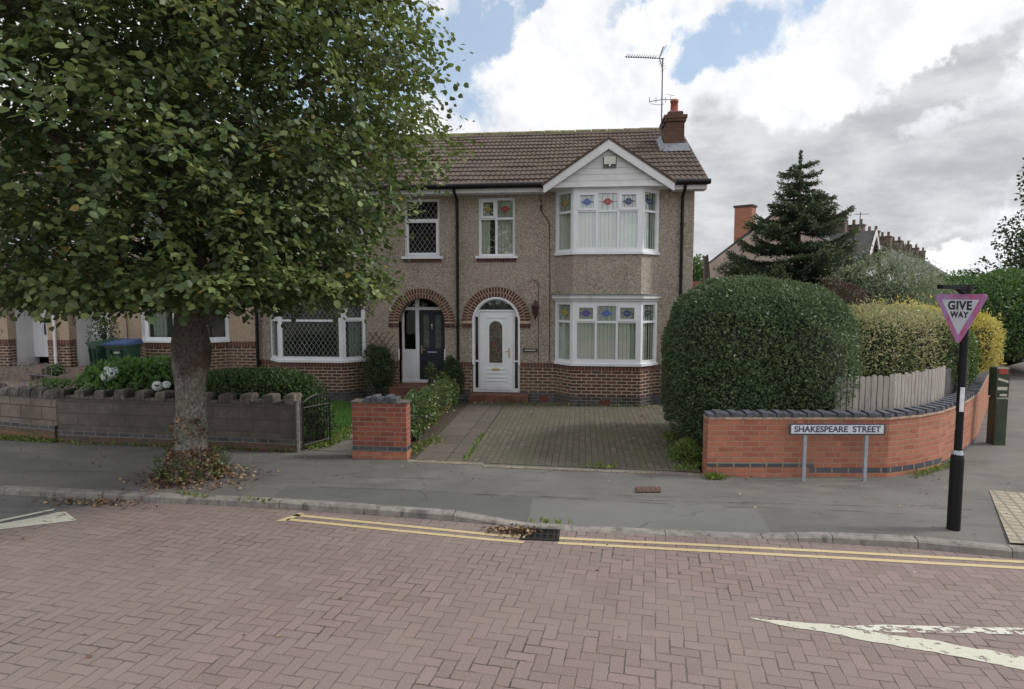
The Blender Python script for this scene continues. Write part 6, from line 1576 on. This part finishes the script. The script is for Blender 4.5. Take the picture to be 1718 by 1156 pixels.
# ------------------------------------------------------------------ side street terrace
DX, DY = math.sin(R(33)), math.cos(R(33)); GX, GY = math.cos(R(33)), -math.sin(R(33))
AX, AY = 13.76, 22.4
def S(u, s, z): return (AX+GX*u+DX*s, AY+GY*u+DY*s, z)
GS = 'side street terraced houses receding behind the garden'
M['soot'] = simple('sooty_pot', (.13, .08, .06), .9, .3)  # dark brown for the pots further along the row
names = ['first', 'second', 'third', 'fourth', 'fifth', 'sixth', 'seventh', 'eighth', 'ninth', 'tenth']
HL = 6.3
for k in range(10):
    s0, s1 = k*HL, (k+1)*HL-.02; dzh = -.02*k
    lab = 'nearest side street house with plain gable end, broad orange chimney and dark slate front gable' if k == 0 else names[k]+' side street house counting back from the plain gable end'
    e = empty('side_street_house', S(0, s0+3, 0), lab, 'house', GS)
    q = MB(); H_, RZ = 4.40, 7.28
    prof = [(-4., 0), (4., 0), (4., H_), (0, RZ-.08), (-4., H_)]
    q.add([S(u, s0, z) for u, z in prof]+[S(u, s1, z) for u, z in prof], [(4, 3, 2, 1, 0), (5, 6, 7, 8, 9)]+[(i, (i+1) % 5, 5+(i+1) % 5, 5+i) for i in range(5)])
    # projecting front bay under the cross gable
    pb_ = [(3.9, 0), (5.0, 0), (5.0, H_), (3.9, H_)]
    q.hexa([S(3.9, s0+1.0, 0), S(4.2, s0+1.0, 0), S(4.2, s0+4.6, 0), S(3.9, s0+4.6, 0), S(3.9, s0+1.0, H_), S(4.2, s0+1.0, H_), S(4.2, s0+4.6, H_), S(3.9, s0+4.6, H_)])
    
    if k == 0: q.add([S(4.2, s0+1.0, H_), S(4.2, s0+4.6, H_), S(4.2, s0+2.8, 6.0)], [(0, 1, 2)])
    q.build('wall', M['bk_wall'], e)
    q = MB()
    for sg_ in (-1, 1):
        q.hexa([S(sg_*4.25, s0-.0, H_-.2), S(0, s0-.0, RZ), S(0, s1, RZ), S(sg_*4.25, s1, H_-.2), S(sg_*4.25, s0-.0, H_-.06), S(0, s0-.0, RZ+.14), S(0, s1, RZ+.14), S(sg_*4.25, s1, H_-.06)])
    for sg_ in ((-1, 1) if k == 0 else ()):
        q.hexa([S(4.4, s0+2.8+sg_*2.05, H_-.2), S(4.4, s0+2.8, 6.02), S(1.6, s0+2.8, 6.02), S(1.6, s0+2.8+sg_*2.05, H_-.2), S(4.4, s0+2.8+sg_*2.05, H_-.06), S(4.4, s0+2.8, 6.16), S(1.6, s0+2.8, 6.16), S(1.6, s0+2.8+sg_*2.05, H_-.06)])
    q.build('roof', M['slate'], e)
    q = MB()
    for sg_ in ((-1, 1) if k == 0 else ()):
        q.hexa([S(4.41, s0+2.8+sg_*2.1, H_-.35), S(4.41, s0+2.8, 5.9), S(4.46, s0+2.8, 5.9), S(4.46, s0+2.8+sg_*2.1, H_-.35), S(4.41, s0+2.8+sg_*2.1, H_-.05), S(4.41, s0+2.8, 6.2), S(4.46, s0+2.8, 6.2), S(4.46, s0+2.8+sg_*2.1, H_-.05)])
    if k == 0: q.split_build('barge_board', M['wood_white'], e)
    q = MB()
    if k == 0:
        c0, c1, zt_ = -2.45, -1.45, 7.68
        q.hexa([S(c0, .05, 4.8), S(c1, .05, 4.8), S(c1, .75, 4.8), S(c0, .75, 4.8), S(c0, .05, zt_), S(c1, .05, zt_), S(c1, .75, zt_), S(c0, .75, zt_)])
        ch_ = q.build('chimney', M['bk_brick'], e)
        q = MB(); q.hexa([S(c0-.06, -.01, zt_), S(c1+.06, -.01, zt_), S(c1+.06, .81, zt_), S(c0-.06, .81, zt_), S(c0-.06, -.01, zt_+.12), S(c1+.06, -.01, zt_+.12), S(c1+.06, .81, zt_+.12), S(c0-.06, .81, zt_+.12)])
        q.build('chimney_cap', simple('dark_chimney_cap', (.06, .05, .045), .9), ch_)
    else:
        q.hexa([S(-.6, s0-.35, 6.2), S(.9, s0-.35, 6.2), S(.9, s0+.35, 6.2), S(-.6, s0+.35, 6.2), S(-.6, s0-.35, 8.0), S(.9, s0-.35, 8.0), S(.9, s0+.35, 8.0), S(-.6, s0+.35, 8.0)])
        q.hexa([S(-.66, s0-.41, 8.0), S(.96, s0-.41, 8.0), S(.96, s0+.41, 8.0), S(-.66, s0+.41, 8.0), S(-.66, s0-.41, 8.12), S(.96, s0-.41, 8.12), S(.96, s0+.41, 8.12), S(-.66, s0+.41, 8.12)])
        ch_ = q.build('chimney', simple('sooty_brick', (.11, .085, .07), .9, .35, 3.) if k == 1 else bpy.data.materials['sooty_brick'], e)  # chimneys past the first are dark brown
        q = MB()
        for u in (-.35, .15, .65): c = S(u, s0, 8.1); q.lathe(c, [(.13, 0), (.11, .38), (.13, .42)], 8)
        q.split_build('chimney_pot', M['soot'], ch_)
    # street-side windows
    q = MB()
    for z0_ in (1.0, 3.1): q.hexa([S(4.21, s0+1.4, z0_), S(4.25, s0+1.4, z0_), S(4.25, s0+4.2, z0_), S(4.21, s0+4.2, z0_), S(4.21, s0+1.4, z0_+1.2), S(4.25, s0+1.4, z0_+1.2), S(4.25, s0+4.2, z0_+1.2), S(4.21, s0+4.2, z0_+1.2)])
    q.split_build('window', M['upvc'], e)
    if k in (0, 1):
        q = MB(); ux = 3.6 if k == 0 else 2.; c = S(ux if k == 0 else .4, s0+(2.8 if k == 0 else .5), 0)
        zb_ = 6.1 if k == 0 else 8.; q.tube([(c[0], c[1], zb_), (c[0], c[1], zb_+1.1)], .025, 4); q.tube([(c[0]-.3, c[1], zb_+1.), (c[0]+.5, c[1]+.1, zb_+1.02)], .02, 4)
        q.build('aerial', M['alu'], e)
# rear brick outbuilding with trellis
e = empty('brick_outbuilding', (8.9, 12, .1), 'orange brick outbuilding with trellis along its flat roof behind the end house', 'outbuilding')
q = MB(); q.box(6.1, 13.0, 11.2, 15., 0, 3.15); q.build('wall', M['bk_brick'], e)
q = MB(); 
for z_ in (3.2, 3.4, 3.62): q.tube([(8.2, 11.25, z_), (12.0, 11.25, z_)], .018, 4)
for k in range(14): x = 8.25+k*.28; q.tube([(x, 11.25, 3.15), (x, 11.25, 3.65)], .016, 4)
q.build('trellis', simple('pale_trellis', (.30, .26, .24), .9), e)
q = MB(); q.hexa([(7.75, 11.1, 2.9), (8.0, 11.1, 2.9), (8.0, 11.4, 2.9), (7.75, 11.4, 2.9), (7.72, 11.1, 4.1), (7.86, 11.1, 4.2), (7.86, 11.4, 4.2), (7.72, 11.4, 4.1)])
q.build('flue_stack', simple('dark_flue', (.07, .06, .055), .9), e)

# ------------------------------------------------------------------ sky
SUN_AZ, SUN_EL = 82., 42.     # degrees clockwise from +Y
def sun_dir(): a, e_ = R(SUN_AZ), R(SUN_EL); return Vector((math.sin(a)*math.cos(e_), math.cos(a)*math.cos(e_), math.sin(e_)))
SKY = [
 ('g',12.7,10.2,0.102,0.135,10,1.1), ('g',20.4,10.6,0.173,0.072,18,1.2), ('g',28.7,15.6,0.087,0.034,16,1.5), ('g',30.4,9.5,0.114,0.057,12,1.0), ('g',23.8,7.6,0.183,0.055,5,0.55),
 ('g',11.4,5.4,0.052,0.054,0,0.7), ('g',28.5,4.2,0.07,0.012,4,0.5), ('g',-9.5,17.6,0.057,0.086,60,0.45), ('g',-11.6,21.7,0.038,0.095,60,0.3),
 ('w',26.7,13.3,0.079,0.030,25,1.3), ('w',20.5,9.2,0.068,0.021,12,0.5), ('w',21.0,17.5,0.119,0.067,20,1.2), ('w',-1.6,19.4,0.189,0.104,0,1.0), ('w',29.4,1.5,0.1,0.031,0,1.2), ('w',11.5,1.8,0.052,0.036,0,0.9),
 ('b',10.8,19.8,0.073,0.041,-3,1.2), ('b',-10.0,23.6,0.057,0.048,30,1.3), ('b',-14.0,18.9,0.047,0.085,60,1.0), ('b',-3.7,23.9,0.048,0.029,20,1.0), ('b',3.3,22.1,0.02,0.052,-10,0.6),
 ('b',17.8,22.0,0.047,0.028,-10,0.8), ('b',22.1,19.7,0.04,0.033,-25,0.75), ('b',11.9,22.6,0.021,0.02,0,0.4), ('b',-19.8,19.5,0.224,0.185,0,0.9), ('b',-33.6,19.9,0.223,0.126,0,0.6), ('b',24.8,4.0,0.076,0.01,3,0.4)]
w = bpy.data.worlds.new('World'); scene.world = w; w.use_nodes = True
t = NT(w.node_tree); bg = w.node_tree.nodes['Background']
sky = t.node('ShaderNodeTexSky', sky_type='NISHITA'); sky.sun_disc = False; sky.sun_elevation = R(SUN_EL); sky.sun_rotation = R(SUN_AZ); sky.altitude = 50; sky.air_density = 1.; sky.dust_density = 1.2
tc = t.node('ShaderNodeTexCoord').outputs['Generated']
wp = t.vm('SCALE', t.vm('SUBTRACT', t.noise(tc, 7., 7, .62, out=1), (.5, .5, .5)), .20)
wp2 = t.vm('SCALE', t.vm('SUBTRACT', t.noise(tc, 26., 5, .6, out=1), (.5, .5, .5)), .05)
D = t.vm('ADD', t.vm('ADD', tc, wp), wp2)
acc = {'g': None, 'w': None, 'b': None}
for kd, az, el, sa, sb, rot, amp in SKY:
    a, e_ = R(az), R(el); d0 = Vector((math.sin(a)*math.cos(e_), math.cos(a)*math.cos(e_), math.sin(e_)))
    rt_ = Vector((math.cos(a), -math.sin(a), 0)); up = rt_.cross(d0).normalized()
    c, s_ = math.cos(R(rot)), math.sin(R(rot)); e1 = rt_*c+up*s_; e2 = up*c-rt_*s_
    df = t.vm('SUBTRACT', D, tuple(d0))
    x = t.m('DIVIDE', t.vm('DOT_PRODUCT', df, tuple(e1), out=1), sa); y = t.m('DIVIDE', t.vm('DOT_PRODUCT', df, tuple(e2), out=1), sb)
    z = t.m('DIVIDE', t.vm('DOT_PRODUCT', df, tuple(d0), out=1), .7)
    r2 = t.m('ADD', t.m('ADD', t.m('MULTIPLY', x, x), t.m('MULTIPLY', y, y)), t.m('MULTIPLY', z, z))
    g_ = t.m('MULTIPLY', t.m('EXPONENT', t.m('MULTIPLY', r2, -1.1)), amp)
    acc[kd] = g_ if acc[kd] is None else t.m('ADD', acc[kd], g_)
bn = t.noise(tc, 3.1, 7, .6); bn2 = t.noise(t.vm('ADD', tc, (3., 5., 1.)), 4.3, 7, .6)
zc = t.xyz(tc)[2]
gmask = t.ramp(t.m('ADD', t.m('SUBTRACT', acc['g'], t.m('MULTIPLY', acc['w'], .75)), t.m('MULTIPLY', t.m('SUBTRACT', bn, .5), 2.1)), .15, .85)
bmask = t.ramp(t.m('ADD', t.m('SUBTRACT', acc['b'], t.m('MULTIPLY', acc['w'], .25)), t.m('MULTIPLY', t.m('SUBTRACT', bn2, .5), 2.6)), .42, .95)
det = t.noise(tc, 13., 8, .62)
white = t.mix(t.ramp(det, .3, .7), (8.6, 8.8, 9.2), (11.5, 11.5, 11.6))
grey = t.mix(t.ramp(t.noise(t.vm('MULTIPLY', tc, (1., 1., 2.5)), 9., 6, .6), .3, .7), (4.7, 4.85, 5.1), (7.4, 7.55, 7.7))
col = t.mix(t.m('MULTIPLY', gmask, .9), white, grey)
blue = t.vm('ADD', t.vm('MULTIPLY', sky.outputs[0], (1.0, 1.0, 1.0)), (2.3, 2.9, 3.5))
col = t.mix(t.m('MULTIPLY', bmask, .9), col, blue)
t.put(bg.inputs[0], col); bg.inputs[1].default_value = .1
sl = bpy.data.lights.new('sun', 'SUN'); sl.energy = 2.5; sl.angle = R(12); sl.color = (1., .96, .88)
so = bpy.data.objects.new('sun', sl); COL.objects.link(so); so.rotation_euler = sun_dir().to_track_quat('Z', 'Y').to_euler()
# ------------------------------------------------------------------ camera
cam = bpy.data.cameras.new('camera'); cam.sensor_width = 36.; cam.lens = 36*1050/1718; cam.clip_end = 3000; cam.clip_start = .05
co = bpy.data.objects.new('camera', cam); COL.objects.link(co); co.location = (2.933, -14.541, 2.6)
co.rotation_euler = (math.pi/2-math.atan(83/1050), 0, R(6.4)); scene.camera = co
scene.view_settings.view_transform = 'Standard'; scene.view_settings.look = 'None'; scene.view_settings.exposure = 0.; scene.view_settings.gamma = 1.
scene.cycles.max_bounces = 8; scene.cycles.transparent_max_bounces = 12
